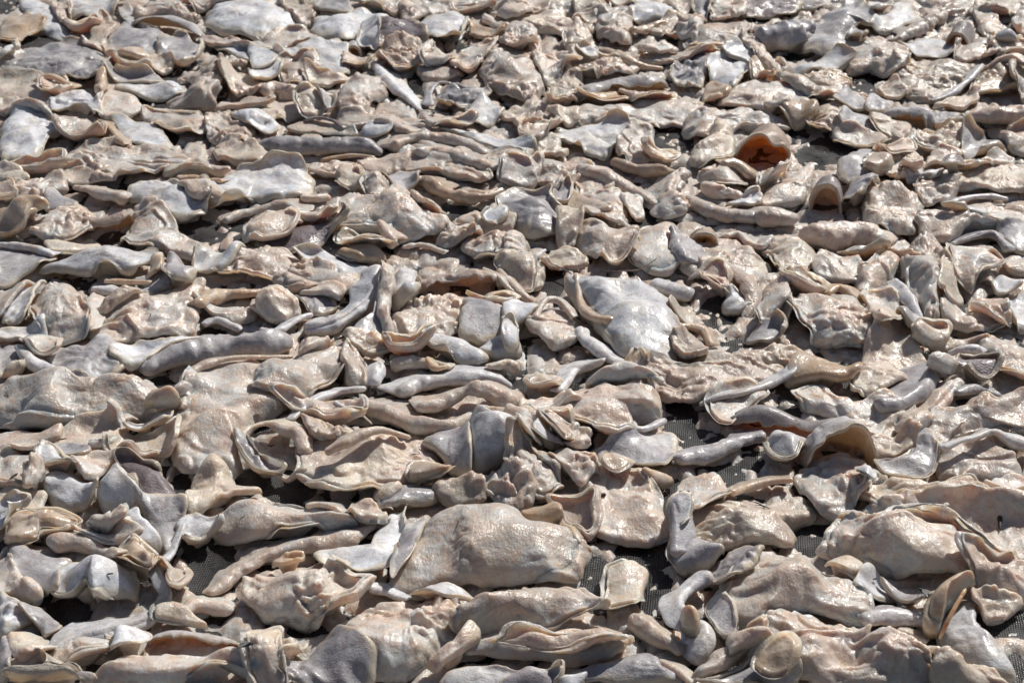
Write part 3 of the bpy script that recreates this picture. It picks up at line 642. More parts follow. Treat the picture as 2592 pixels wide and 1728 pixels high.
21 B A t14:127,92 129,82 134,78 139,82 138,90 133,94|amber hollow inside the loop of the thick pale hook
21 B G t20 s5:143,84 150,77 160,90 168,104 155,110 142,108
21 B W t10 l.4:165,82 172,73 185,71 205,73 200,82 188,90 175,88 165,86
21 B C t7 s3:190,72 200,66 199,73
21 B A t12:172,90 178,87 183,90 182,97 174,97
21 B F t14 l1.2:188,94 203,82 212,76 240,76 252,85 248,100 225,100 205,98|pink granular slab left of centre, below the dark lilac leaf;pink granular slab
21 B F t6:0,108 20,104 30,102 25,110 15,118 0,128
21 B W t18 l.3:3,125 10,112 20,104 36,100 34,110 28,125 22,138 8,136|white leaf-shaped skin lying upright near the left edge;white leaf skin
21 B C t6:28,98 40,95 48,98 44,102
21 B F t28 l1.1:36,142 30,125 35,108 45,100 60,100 68,110 70,122 74,135 70,148 50,152 40,148|tall glossy beige mound right of the white leaf skin, left side;tall glossy beige mound
21 C F l1:81,110,5,6 79,120,5,3 76,132,4
21 B C t10:85,128 92,115 102,111 118,115 110,123 95,130
21 B C t6:80,130 95,127 98,132 88,140 80,137
21 B F t20 l1.1:85,144 95,130 110,120 130,114 150,108 165,106 165,125 160,142 145,147 125,148 105,152 92,152|big pink slab with a tiny curled hair, left of centre;big pink slab
21 C A l.5:167,112,8 185,110,7,2 205,109,6,3 220,108,4.5,3 231,107,2,3|golden-brown scaled finger with a dark pointed tip, left of centre;golden-brown finger
21 B F t12:170,120 195,119 213,121 215,131 200,136 185,132
21 C W:172,130,3 186,134,4 205,139,3
21 B C t14 l1.3:218,122 225,114 235,116 250,114 250,128 230,133 220,129
21 B W t8 l.6:0,142 10,139 35,137 38,142 35,150 15,152 0,152|flat cream scrap at the left edge below the white leaf skin
22 B C t10 l1.5:30,8 40,0 48,7 44,13 35,11
22 C F l.6:41,27,5 54,28,6 66,27,3
22 B A t12:55,8 65,8 75,14 72,20 60,18
22 B F t22 s6 l.7:97,22 100,8 108,8 116,22 112,32 103,34
22 B F t34 l.8:74,50 75,28 90,24 105,28 125,25 137,30 150,40 163,53 150,60 138,64 122,65 105,60 90,60 78,60|big pinkish mound with a red-brown hollow on its left, centre above;big pinkish mound
22 C C l.5:107,40,5,14 117,47,5,10 121,57,5,4
22 B C t14:137,32 140,26 150,26 160,33 160,45 150,47 142,40
22 C A l.4:140,12,6,2 149,12,7,2 160,20,8 175,26,8 195,26,8 209,22,7,2 217,14,5,6|tan banana-shaped roll above a bare cloth patch, centre;tan banana roll
22 B G t7:112,14 125,8 140,10 138,18 120,22
22 B F t12 l1.3:0,50 15,45 28,45 36,50 30,58 10,64 0,62
22 A C mA v1.1:32,43,6 32,36,6|small cup-like curl with a rusty hollow, left of the big pinkish mound;small rusty cup
22 B F t14 l1.1:38,44 45,38 56,33 70,35 72,48 68,54 55,54 42,50
22 B D t16 l.2 p1:5,67 15,58 30,50 48,47 65,51 81,59 70,63 60,69 45,78 25,76 12,71|dark lilac leaf-shaped skin with a black pointed tip and white hairs behind it;dark lilac leaf
22 C W n:82,57,.6 81,53,.5,14 82,49,.4,26
22 C W n:87,58,.6 89,53,.5,14 88,49,.4,26
22 B C t12:72,64 80,58 90,58 108,67 112,72 100,74 85,70
22 B A t16 l.4:75,77 80,68 95,70 108,74 107,81 90,85 78,82
22 C A:5,71,2.5 22,72,2.5
22 B W t12 l.3:36,82 50,77 70,77 92,84 95,90 82,95 65,92 50,90|smooth cream lobe left of the tall white ridge, centre;smooth cream lobe
22 C F l.5:18,92,7,2 32,100,8 44,106,6
22 B F t12 l1:35,94 50,89 70,93 78,98 88,95 90,106 75,112 60,105 45,100
22 B F t10:48,104 60,101 75,107 75,117 60,114 45,112
22 B C t14 l1.2:4,122 10,112 25,112 34,120 28,127 12,128
22 B G t10 l1:38,114 50,109 65,113 70,123 55,128 45,122
22 C W l.5:105,86,7,24 103,98,8,20 97,112,8,14 85,124,9,8 65,135,9,3 42,136,7|tall white ridge bending left into a smooth pale foot, centre left;tall white ridge
22 B G t22 l.3:98,132 108,118 112,98 111,145 100,150 80,150
22 C W:5,130,3 20,127,4 40,125,3 51,126,2
22 B W t30 s14 l.4 p1:119,120 118,97 125,78 132,77 139,85 140,118 133,128 125,127|narrow upright grey-white skin just right of the tall white ridge;narrow upright skin
22 B F t12:108,118 112,97 118,87 119,112 117,136 110,137
22 B C t9 s5:118,132 122,122 131,129 121,138
22 R F mF l.9 t14 v1.25 a50:143,110,10 163,108,16 190,108,17 212,109,15 230,116,8|wide arched brownish fold with a deep shadow under it, centre;wide arched fold
22 C C l.3:196,86,3,18 210,86,3,20 221,95,3,14 229,106,3,8 240,118,3|narrow tan rim along the right end of the wide arched fold
22 C F l1.1:127,70,3 145,68,3,3 165,74,3
22 B F t20 l.6:180,68 190,60 210,60 228,62 228,72 215,80 195,84 185,77|blunt beige plate with a small star-shaped black mark, centre;star-marked plate
22 B F t14:163,60 175,49 190,52 195,60 180,68 162,68
22 B C t12:178,47 190,42 210,45 220,52 215,60 195,58
23 B G t22 l.8:-4,32 8,22 25,22 38,26 36,36 48,44 47,55 40,62 20,62 5,52 -2,45|big blue-lilac skin with lumpy pits, right of the tan banana roll;pitted blue-lilac skin
22 B W t10:195,44 205,35 214,34 215,45 203,50
22 B C t10:213,78 235,78 238,100 225,97 215,86
22 B F t16 l1:122,144 128,130 135,120 145,114 160,114 175,110 182,118 178,130 166,144 155,152 130,154|mottled pink plate left of the blue scaly dome, centre;mottled pink plate
22 B G t18 l.25:178,144 180,124 190,117 215,118 232,120 228,132 222,142 200,150 185,150|blue-grey finely scaled dome, centre;blue scaly dome
22 B C t8 l1.2:185,113 205,110 225,115 220,118 195,117
23 B F t10 l1:0,0 20,0 26,8 18,16 5,15 0,12
23 B F t20:25,12 28,0 45,0 50,8 45,22 33,22
23 B W t14:47,0 54,0 54,8 50,11 46,7
23 C F l.7:60,2,6,2 78,7,7,2 98,16,6,2 112,24,5 127,31,2|beige ridge slanting down to the right above the oval cup;slanting beige ridge
23 C C l.5:102,9,2,4 112,13,3.5,4 120,20,3.5,2 124,27,2
23 C C l.3:63,5,3,10 56,13,3,8 57,23,3.5,5 65,30,4,4 77,35,5,3 88,39,4|raised cream rim forming the left side of the oval cup, right of centre above;oval cup rim
23 B F t14 l1.1:62,12 70,6 82,14 95,25 100,38 95,44 80,37 65,28|speckled brownish oval held in the oval cup rim;speckled oval
23 B F t12 l1.4:68,42 85,39 98,46 102,57 88,60 75,52
23 B G t7:40,28 48,18 54,17 54,33 45,36
23 C C:41,27,2.5,6 45,33,3,2 55,39,4
23 B F t12:100,28 110,25 116,30 116,40 105,40
23 B C t16 l1:44,46 50,41 60,38 67,44 64,55 58,66 48,64
23 B F t24 l.8:64,62 68,48 80,53 100,60 108,66 106,78 95,89 80,86 70,74|brownish ribbed lump just left of the salmon flap, right of centre;ribbed lump
23 B W t7 l1:60,70 66,68 70,78 68,83 60,81
23 C W l.2:14,79,3 24,77,4,2 34,71,2,5|short white curved sliver near the centre;white curved sliver
23 B F t12:0,62 14,58 16,72 10,76 0,75
23 B C t8 l1.2:35,82 45,73 60,76 66,88 50,89 40,88
23 C F l.9:156,6,7 144,10,9 139,22,10 143,34,9 152,40,7|fleshy arc forming the left half of a broad ring, upper right;fleshy ring arc
23 C F l.6:168,14,6,2 180,21,7 203,27,5|tan finger inside the broad fleshy ring, upper right;tan finger in the ring
23 C F l.6:155,27,4 170,36,7 190,41,8 216,43,8|long smooth roll forming the lower side of the broad fleshy ring;lower ring roll
23 B W t12 l1:190,35 200,28 210,24 215,33 205,38
23 B F t20:165,12 178,2 195,3 200,18 190,22 175,16
23 B C t10 l1.2:197,20 205,10 210,14 208,22 199,24
24 B F t16 l1.5:12,15 18,7 28,7 30,14 20,21 12,21
23 B F t16 s8 l.25 q1:106,76 110,64 125,53 138,48 143,58 142,72 145,86 135,92 115,86 107,80|smooth salmon flap with a long brown hair below, right of centre;salmon flap
23 C G l.3:141,53,4,14 147,66,6,8 153,80,7|grey-white band standing left of the amber-hollowed hood;grey-white band
23 A C mA v1.5:168,74,13 170,60,11|beige hood with an amber hollow facing the camera, right of centre;amber-hollowed hood
23 C D n:80,91,.5,4 100,87,.6,10 115,82,.6,14 130,74,.4,18|long brown hair lying below the salmon flap
23 C D n:32,80,.4,4 45,87,.7,6 57,92,.5,8|short brown hair above the big white and lilac skin
23 B C t14 l1.1:158,92 165,76 182,66 195,67 213,80 219,95 221,102 205,102|broad beige plate behind the large crescent curl, right of centre;beige backing plate
23 R F mA l.3 t10 a45:157,98,5,4 172,92,8,6 190,94,10,8 203,104,11,8 208,118,10,4 203,132,7|large crescent-shaped curl with an amber inside, right of centre;large crescent curl
23 B F t14 l1.2:165,97 178,91 188,99 190,110 180,107
23 B W t10 l1:187,119 190,111 198,112 209,122 200,127 190,125
23 B W t28 s12 l.5 q1:57,93 80,90 105,91 120,96 135,110 143,130 143,150 140,163 130,170 110,168 95,160 82,140 72,118 60,104|large white and lilac skin draped in a broad peak, the brightest thing right of centre;big white draped skin
23 C A l.3:60,97,2.5,12 65,112,3.5,10 76,122,4,9 92,131,4,8|tan lip along the left side of the big white draped skin;tan lip
23 C W l.2:122,102,9,2 142,105,10 160,109,9|rounded white thumb-like skin right of the big white draped skin;white thumb
23 B C t10:139,125 145,121 160,124 167,131 160,136 142,132
23 C A l.3:146,136,3,4 160,135,4,8 169,141,4,6 174,152,3|slim tan arc in the shade right of the big white draped skin;slim tan arc
23 B C t14 l1.4:145,152 155,143 167,149 169,165 160,169 148,164
23 C F l.5:24,130,3,6 33,119,3.5,12 46,118,3.5,12 58,128,3,8
23 B F t20 l1.1:22,142 25,125 40,120 55,128 60,140 55,154 40,158 30,152|dimpled pink lump with nodules left of the white forked ridge, centre;dimpled pink lump
23 B C t12:41,116 48,110 55,112 55,122 46,120
23 C W l.3:64,138,4,8 67,146,5,8 79,155,6,8 92,164,5,6 105,173,5,4 118,186,4,2 128,198,2.5|white forked ridge running down to the right, just below centre;white forked ridge
33 C W l.4:84,21,4,8 72,28,5,4 58,35,5,2 45,46,5|left arm of the forked white ridge, bending down to the left, below centre;left fork arm
23 B W t8 l.3:0,122 15,118 25,121 20,131 8,137 0,142
23 B W t10 s5:-3,150 0,138 8,136 10,157 0,160
23 B A t10:9,140 20,140 20,147 10,151
23 C C l.4:-6,88,4,4 4,97,4,4 13,107,4,3 24,117,3
23 B C t16 l1.2:-2,82 12,78 28,85 30,95 27,106 15,102 3,92
23 B F t6 l.6:218,100 238,100 238,130 222,128
23 C F l.5:186,60,3.5,3 198,58,4,3 207,66,4 218,68,4,2 226,60,3,6|thin wavy tan strip right of the amber-hollowed hood;wavy tan strip
24 B C t18 l.8 p1:17,68 25,61 40,66 55,74 57,84 50,93 45,99 32,99 25,86|cream wedge-shaped lump narrowing to the bottom beside a black gap, right;cream wedge
24 B F t16 l.7:12,32 22,20 35,12 52,1 50,16 47,29 35,34 15,36|twisted pink fold pointing up, left of the round-topped hood
24 A G mF l.2 v2.0:66,42,14 66,28,13|round-topped grey hood with a brown inside, upper right;round-topped hood
24 C C:58,46,2 72,45,3 84,37,3,3
24 B W t10:0,20 5,22 8,30 5,45 0,46
24 B G t22 l.5:82,30 88,13 98,7 108,8 110,18 100,30 90,36|blue-grey knob right of the round-topped hood;blue-grey knob
24 C F l.5:8,42,9 25,43,11 44,45,8|short thick pinkish roll below the twisted pink fold, right
24 C F l.8:46,54,8 60,57,11 78,58,11 95,57,10 110,60,9 122,66,6|long thick pinkish roll with a lumpy right end, right side;long thick pinkish roll
24 B F t26 l1.3:100,42 108,18 120,14 138,20 145,32 140,42 142,53 130,59 115,57 105,52|large glistening knobbly mound, upper right;glistening knobbly mound
24 B F t14:145,22 158,10 175,8 176,20 168,30 150,35
24 C W l.5:168,34,3 185,28,4 205,26,4 222,29,3
24 B C t8:220,28 232,28 238,38 225,40
24 B W t7 l1:165,38 180,33 200,33 205,38 185,41
24 B F t20 l.6:155,60 148,50 165,41 200,38 238,42 238,50 215,52 195,55 175,66 165,67|broad smooth pinkish slab at the right edge, above the grey ring;broad right slab
24 B G t16:214,56 220,50 232,50 240,55 240,72 228,74
24 C G l.2:172,69,3 185,62,3.5,4 200,58,4,5 212,60,4.5,4 222,72,5|thin grey ring-like band over a dark hollow at the right edge;grey ring band
24 B F t10:198,68 208,65 215,71 205,77
24 B F t14 l.9:62,84 66,75 72,74 80,80 95,85 90,100 70,100 58,97 55,90
24 B G t10 l.5:80,77 90,70 105,71 118,76 110,83 95,83 82,81
24 B F t18 l1:95,108 100,95 110,83 118,77 124,83 122,95 110,106 100,111
24 C A l.3:118,73,4,2 130,75,5,2 140,76,4
24 B F t34 l1 p1:134,84 139,70 145,61 155,60 163,66 165,80 167,100 165,117 160,132 152,138 146,120 139,108|tall standing pinkish leaf with an orange slot in it, right side;tall standing leaf
24 B A t6 l.2:142,92 148,92 150,104 145,103
24 C W l.4:126,91,4,8 132,102,5,8 140,114,5,6 147,130,4,2|pale curved flap hugging the left side of the tall standing leaf
24 B C t10 l1:165,82 172,84 176,100 180,107 172,113 165,111
24 B F t26 l.4:171,82 180,73 200,73 215,82 213,92 200,94 193,102 188,107 176,97|smooth pink-brown rounded lump at the right side, above the white half shell;smooth pink-brown lump
24 B C t8:208,82 238,82 238,92 220,90
24 B W t18 l.2:209,100 213,95 222,98 230,106 228,112 216,117 210,112|white half-shell knob near the right edge;white half shell
24 A C mA:203,104,6 208,96,6
24 C A l.4:181,105,3,4 190,111,4 201,113,2.5
24 B F t12 l1.2:192,124 195,115 210,116 218,128 222,137 205,137
24 B W t10:215,118 238,112 238,140 222,140 216,127
24 B F t26 l1.2:36,120 40,112 55,110 70,112 90,115 100,125 108,140 108,155 90,154 75,152 60,147 50,137 40,127|large blushing pink and cream slab with a curled white edge, right side;large blushing slab
24 C A l.3:68,110,3,8 76,104,4,12 86,107,4,10 93,115,2,6
24 B F t12:100,117 105,110 118,110 128,118 132,130 130,142 118,150 108,147 104,132
24 B G t12 l.2:128,124 138,118 145,125 147,135 142,145 130,140|small white patch netted with fine scales, right of the large blushing slab;netted white patch
24 B C t10:30,102 42,95 55,98 65,105 60,112 40,113
24 B F t8 l1:15,104 30,102 35,115 20,127 12,127
24 B G t14:0,147 8,138 20,133 32,136 28,147 12,153
24 B F t12 l.9:165,127 172,122 190,128 212,136 195,147 180,142 165,137
24 B C t10:140,147 160,136 170,142 165,150 150,152
31 B G t12 l1.1:0,14 15,10 25,17 22,40 0,42
31 C W l.5:15,11,4,6 25,20,5,6 37,30,6,4 48,37,5|pale folded strip with a square cut end, left edge at mid height;square-ended strip
31 B F t10 l.6:22,10 40,6 50,11 48,20 35,22 27,17
31 C C:41,22,2,4 48,20,2,5 51,26,1.5,2
31 B G t18 l1:40,24 50,12 60,10 70,12 85,4 95,10 103,20 104,30 95,42 75,47 60,40 48,32|broad wet grey slab with fine sparkles, left side at mid height;wet sparkling grey slab
31 B G t8 l.4:50,37 65,36 80,42 78,50 60,50 52,44
31 B W t6 l.7:100,17 115,9 145,8 165,8 140,18 122,30 108,32 100,24|flat cream sheet behind the left end of the long slate-grey roll
31 C G l.35:120,34,10 135,25,13 160,17,13 190,13,12 225,9,13 250,8,9|long slate-grey roll with a blue-white shoulder, left of centre;long slate-grey roll
31 C W:103,38,3 112,36,4 119,37,3
31 C C l.2:153,58,3 159,43,4,6 175,30,4,10 195,24,3,10 220,20,3,10 250,22,2.5,6|long thin tan rim sweeping up to the right below the long slate-grey roll;long thin sweeping rim
31 B F t32 l.8 q1:0,42 30,40 50,46 65,50 85,48 100,45 118,44 128,50 142,52 150,58 140,66 122,71 108,73 100,78 80,80 60,83 35,84 15,79 0,70|very large glossy beige roll lying against the left edge, just below mid height;very large glossy roll
31 B A t22 l.2:126,64 130,52 140,56 150,58 148,64 138,68|amber tip at the right end of the very large glossy roll
31 B F t26 l.8:160,58 168,42 180,32 205,25 218,31 232,40 238,60 215,75 200,95 203,112 190,121 170,119 155,113 152,95 154,75 153,68|large pink-grey slab left of the round open curl, lower left;large pink-grey slab
31 C C l.6:203,100,4,4 204,86,4,10 213,76,4,14 228,75,5,16 245,82,6,14 257,92,7,10 259,105,6,4|round open curl around a dark hollow, left of centre below;round open curl
31 B G t12 l.7:205,98 214,97 218,107 228,115 243,121 238,125 222,125 208,116
31 B W t10 l.2:110,90 125,79 135,73 146,75 143,86 130,91 120,94|bright white scrap with one black fleck, left below mid height;fleck-marked white scrap
31 B C t9 l.8:95,107 102,94 115,91 130,91 150,86 150,105 145,113 130,106 120,110 112,114
31 A C mA:133,116,5 137,108,5
31 B F t10 l.4:0,90 20,88 45,88 48,94 45,99 25,106 0,107
31 B F t7 l.9:45,97 60,86 80,79 100,79 108,88 100,99 90,104 70,101
31 B F t10 l.8:0,117 15,107 40,100 48,98 35,110 28,122 25,139 0,137
31 B G t6:45,100 60,96 76,101 70,109 50,106
31 B W t24 l.7:33,114 40,103 48,104 58,112 66,118 67,130 55,128 42,130 35,122
31 B F t22:22,122 30,111 35,115 33,132 24,138
31 B F t14:65,114 72,106 90,105 98,109 88,122 75,132 68,127
31 B W t32 s8 l.3:84,136 90,116 98,108 103,118 112,135 122,152 112,158 92,152|steep lilac-white ridge meeting the brown scaled patch, lower left;steep lilac-white ridge
31 B D t16 l.2 p1:100,112 115,112 128,120 140,132 158,148 158,156 140,162 124,153 112,138 105,124|brown-lilac skin patch with clear scales beside a strip of bare cloth, lower left;brown scaled patch
31 B W t20 l.5:40,132 50,122 60,122 75,130 82,137 82,150 65,152 50,148|crumpled white fold left of the steep lilac-white ridge;crumpled white fold
31 B C t9:0,140 15,135 35,140 35,149 15,153 0,156
31 B C t12 l.6:163,152 165,130 175,119 185,116 200,130 215,136 195,145 178,156 165,160|pale cream sheet narrowing downward, right of the bare cloth strip, lower left;narrowing cream sheet
31 C W:195,126,3 208,120,4
32 B F t14 l.9:42,22 45,12 55,5 65,8 66,16 55,27 42,32
32 B F t24 l.8:8,50 15,42 30,35 45,22 60,14 75,10 80,10 80,25 75,38 60,48 50,58 35,64 20,64 10,60|wet pleated mass with a dark red crease, left of centre below;wet pleated mass
32 B C t18 s5 l.7:78,37 80,14 90,21 97,35 95,45 85,46
32 C W l.4:97,45,3,8 85,46,4,8 70,52,4,5 50,59,4,3 32,65,3|pale rolled lip along the lower edge of the wet pleated mass;pale rolled lip
32 C W l.6:109,19,5,14 107,32,6,9 101,45,5,2|speckled white post right of the wet pleated mass;speckled white post
32 B C t10 l1.2:80,10 95,6 110,8 115,15 100,18 85,16
32 B F t8:115,8 130,9 150,12 145,18 120,19
32 B W t24 l.2:148,16 150,7 160,4 175,6 188,14 197,25 190,31 175,31 160,25|shell-shaped pale skin with an orange lip, just left of centre below;shell-shaped skin
32 C A l.2:148,13,3 154,21,4 167,27,3|orange lip under the shell-shaped skin;orange shell lip
32 C C l.5:117,30,6 130,26,6,4 145,26,6,2 170,30,4|low beige roll bridging a dark gap left of the shell-shaped skin;low bridging roll
32 C W l.25:122,54,8 140,45,10 165,40,10 190,38,9 210,42,6 219,45,2.5|long pale-lilac crescent skin with a speckled right tip, below centre;long pale crescent
32 C F l.5:138,66,7 160,59,9,5 180,50,8,12 197,48,8,16 213,55,9,10 228,64,8,3|high beige arch with a dark notch below the long pale crescent;high beige arch
32 B W t16 l.3:195,17 205,9 220,2 226,10 223,20 205,25|grey-white fold with a bright edge below the blue scaly dome
32 C C l.8:200,28,5 215,26,7 228,33,6
32 C F l.4:85,60,7 100,64,10 120,70,10,2 140,78,9,2 160,81,8 175,77,6 188,68,3|broad smooth roll swooping down to the right, below centre;broad swooping roll
32 B F t16 l1:22,67 40,64 60,64 80,66 92,76 93,86 80,84 65,82 45,77
32 C W l.2 n:69,62,1.8,8 78,66,1.4,8 90,70,1.3,8 102,78,.5,4|forked white string over the broad swooping roll's left end
32 C W n:20,57,1,10 22,63,1.2,6 19,69,1
32 B C t14 l1.4:45,82 60,78 70,84 78,92 60,99 50,94
32 B C t24 l1:47,128 50,104 60,95 85,89 110,89 138,92 145,99 152,107 150,120 138,126 120,138 108,143 85,150 60,144|wide cream slab with two slots and an amber dome on its right, below centre;wide slotted slab
32 C C l.4:60,102,4,20 80,95,5,24 105,91,4,22 135,93,3,12|thick cream ridge along the top of the wide slotted slab
32 B A t28 l.2:134,122 140,108 155,107 166,115 165,124 150,129 138,131|smooth amber dome at the right end of the wide slotted slab;smooth amber dome
32 C C l.3:109,146,4,2 115,136,5,6 125,128,4,8
32 B G t16 l.5:110,150 125,138 150,130 156,137 150,147 130,154 114,157
32 B W t36 s16 l.25 p1 q1:184,104 184,86 188,64 198,69 210,79 226,80 226,97 222,110 205,116 189,121|tall white skin with two horn-like corners standing up, below centre;two-horned white skin
32 B C t20 s8 l.2:197,66 215,65 235,73 250,82 240,92 228,92 226,82 210,79
32 B G t18 l.4:147,97 155,86 170,77 184,77 183,90 184,120 170,119 163,110 155,104|dark slate skin in the shade left of the two-horned white skin;dark slate skin
32 C W:136,93,3 141,91,4
32 B C t14 l1.3:155,132 165,123 175,125 190,128 195,142 185,147 165,144
32 B F t14 l1.2:187,122 200,114 215,113 230,119 235,137 215,142 200,134
33 B F t20 l1.3:4,122 8,108 18,101 25,105 28,112 35,117 46,135 35,142 20,138|knobbly beige lump with a small grey hole, below centre;hole-marked lump
32 C C l.3:20,128,2 30,128,3 40,120,5 47,117,4|little beige scrap with a curled tail on black cloth, lower left of centre;tailed scrap
33 B F t20 l1:40,114 48,97 55,97 70,112 72,127 60,137 50,124|rounded beige lump right of the small grey hole, below centre
33 B F t14 l.5:0,68 15,68 25,78 27,95 20,102 12,100 8,84 0,80
33 B W t18 l.3:25,84 32,78 42,82 48,92 45,99 36,101 30,104 25,102|white twisted scrap right of the two-horned white skin
33 B F t18 l1.1:16,70 20,60 35,57 48,60 57,70 48,74 30,77
33 B F t14 l.9:33,78 42,70 53,76 54,88 48,97 38,88
33 B C t14 l.8:20,44 30,38 42,38 48,44 46,52 35,57 22,54
33 B F t28 l.9:74,46 82,30 90,24 105,33 118,46 127,57 118,58 95,50|brown-shaded lump tucked under the fork of the white forked ridge;fork-shaded lump
33 B F t32 l.9:55,68 58,52 68,43 80,43 95,50 115,58 125,66 122,76 108,76 103,90 90,98 76,96 70,88 58,80|ridged beige mound with leg-like folds, centre of the lower half;ridged mound
33 C F l.6:72,72,7,12 67,84,8,6 60,95,8|leg-like finger running down from the ridged mound
33 C W l.3:107,81,3,4 120,78,4,6 136,74,4,4|small cream bar at the lower right of the ridged mound;cream bar
33 B G t12 l.25:75,101 85,98 110,89 130,85 141,86 141,105 135,119 120,119 100,113 85,109|smooth lilac plate with a purple bruise, right of centre below;bruised lilac plate
33 B A t14:82,114 88,107 100,108 103,116 95,124 85,121
33 C A:105,120,3 112,124,3 118,120,3
33 B A t16 l.4:118,124 125,117 139,120 138,127 128,132 120,130|amber lobe under the lower right edge of the bruised lilac plate
33 B F t12 l.5:70,150 72,130 82,120 100,125 115,129 125,140 132,155 135,170 125,178 105,178 85,176 78,170|pale flat rectangular slab with a dark clump on it, above bare cloth;pale rectangular slab
33 B C t20 l.9:105,42 112,31 130,37 145,38 155,36 165,25 175,18 190,22 200,27 215,20 235,12 245,22 240,34 225,40 200,48 180,53 165,60 145,61 130,58 118,52|big saddle-shaped cream slab right of the centre, lower half;saddle-shaped slab
33 C W l.3:165,61,2.5,4 180,53,3,6 205,49,3.5,8 225,43,4,8 243,33,3,8 250,24,2,8|white rim curving along the lower edge of the saddle-shaped slab;white saddle rim
34 B A t24 l.25:35,40 42,25 55,22 72,26 88,37 86,47 75,51 55,50 37,48|smooth salmon pillow-shaped piece right of the saddle-shaped slab;salmon pillow
33 B F t10 l.3:175,62 185,52 205,50 218,56 200,70 190,82 178,77
34 R G mO l.2 t10 v1.3 a42:-17,80,12 5,82,14 28,84,14 52,90,12 78,92,12 92,101,8|long lilac skin arching over an amber lining, lower right;long amber-lined skin
33 C G l.3:145,108,7 160,106,9 185,98,10 205,91,8 222,87,6|wet dark blue-grey tube in deep shade, lower right of centre;wet dark tube
34 A W mA l.5 v1.6:76,119,30 70,98,22|tall white arch with a glowing orange hollow, lower right;tall white arch
34 B W t24 l.5:15,98 21,87 32,85 42,84 50,92 44,107 40,120 25,120 16,108|crumpled blue-white fold forming the left foot of the tall white arch;left arch foot
34 B F t16 l1.1:44,126 54,112 65,107 84,108 98,126 98,141 95,151 80,158 62,154 50,140|wet pink tongue spilling out of the tall white arch;wet pink tongue
34 B W t14 l.2:92,117 100,110 107,117 108,131 99,131
34 B C t14 l1.5:96,98 100,92 125,88 138,90 142,97 130,105 115,110 105,104|small yellowish lumpy scrap right of the tall white arch;yellowish lumpy scrap
34 B F t14 l.8:45,54 60,50 80,54 85,60 100,61 110,57 125,63 135,69 128,80 115,92 100,90 90,78 70,68 55,64|long beige slab between the salmon pillow and the tall white arch;long beige slab
34 C W l.2:104,59,1.5,8 114,57,2.5,10 125,66,2.5,8 138,67,1.5,4
34 B C t14 l.5:92,47 98,30 105,10 118,2 140,5 142,15 148,28 140,40 125,50 105,56 94,54|cream paddle-shaped slab tapering upward, right side of the lower half;cream paddle slab
34 C G l.3:108,59,6 125,61,8,2 140,56,9,3 151,44,8,4 160,30,7,8 172,22,6,8|lilac band curving up around the cream paddle slab;lilac curving band
34 B F t22 l.6:155,34 160,22 175,22 176,31 166,38
34 B D t20 l.3:176,34 183,23 200,24 213,32 210,44 200,49 188,42|dark brown blunt tip near the right edge, lower half;dark brown tip
34 C W l.2:170,19,3,8 182,13,4,14 195,12,4,14 200,20,3,8|small bright white hoop above the dark brown tip;small white hoop
34 B C t9:140,12 150,9 170,6 195,9 185,13 165,18 148,18
34 B F t16 l.9:198,8 210,6 225,15 238,25 238,45 215,42 208,30 200,18|beige slab at the right edge beside the dark brown tip
34 C F l.6:130,86,10 145,77,10 158,64,9,2 172,48,8,6 182,40,6,8|thick beige roll rising to the right above the broad glossy slab;rising thick roll
34 C G l.3:176,50,4,4 195,50,6 215,55,6 240,60,6|lilac ridge running off the right edge, lower half;right lilac ridge
34 B F t22 l.9:150,100 158,78 170,67 185,64 210,64 238,65 238,87 215,84 195,92 175,98 165,108|broad glossy beige slab at the right edge with a scalloped white rim;broad glossy slab
34 C W l.3:165,98,3,14 180,92,3.5,18 195,91,3.5,18 210,86,4,18 222,90,6,14 242,98,7,10|scalloped white rim below the broad glossy slab, right edge;scalloped white rim
34 B F t14 l1:165,124 165,108 175,102 190,97 205,100 210,110 222,120 222,130 205,132 192,130 185,132 175,127
34 B G t16 l.3:108,122 115,116 130,110 140,100 147,88 155,94 158,112 155,126 140,131 120,130|dark grey wet basin left of the broad glossy slab, lower right;dark wet basin
34 B C t22 l.7:98,137 112,132 150,134 172,128 188,132 198,143 218,147 238,151 238,168 220,166 185,158 150,160 120,162 105,152|long cream slab lying crosswise in the lower right;long cream slab
34 B F t12:222,127 238,130 238,147 215,144 202,140
33 C A l.2:190,139,3,8 205,132,4,8 225,127,4,8 245,125,3,8|thin tan rod slanting up left of the wet pink tongue;thin tan rod
33 B F t14 l.7:146,145 152,124 165,121 175,122 185,136 190,144 175,152 165,162 150,162 142,166
33 B C t16 l.6:158,153 175,147 205,145 225,150 245,143 252,160 228,167 205,172 180,178 165,173 150,167|pale salmon slab with a curled dark hair on it, lower right of centre;hair-marked salmon slab
41 B W t10 l1:0,2 12,0 25,2 10,12 5,22 0,22
41 B A t22 l.3:10,17 20,11 40,11 50,13 65,21 55,29 38,30 32,39 12,39|tan blocky lump near the left edge, lower left;tan blocky lump
41 C F l.5:38,32,7,4 50,32,9,4 70,36,9,4 90,43,8,2 103,53,5|plump beige roll slanting down right across a blue-grey skin, lower left;plump slanting roll
41 B G t10 l.2:10,42 28,40 45,47 58,50 50,62 50,85 38,82 28,72 15,62|blue-grey skin basin shaded by the plump slanting roll
41 B W t30 l.4:51,84 52,62 58,53 70,49 85,49 100,53 110,60 114,70 112,80 100,88 90,96 84,98 80,90 78,82 65,88|bulging blue-white skin with a yellowish stain, lower left;bulging blue-white skin
41 B W t24 s6 l.2:106,4 112,0 118,0 122,12 130,22 135,35 128,42 118,37 110,22|brilliant white ridge running down to the right, lower left;brilliant white ridge
41 B F t14:80,20 92,8 104,8 108,20 95,24
41 B G t18 l.3:120,2 150,0 158,8 155,18 150,35 140,44 135,32 128,17
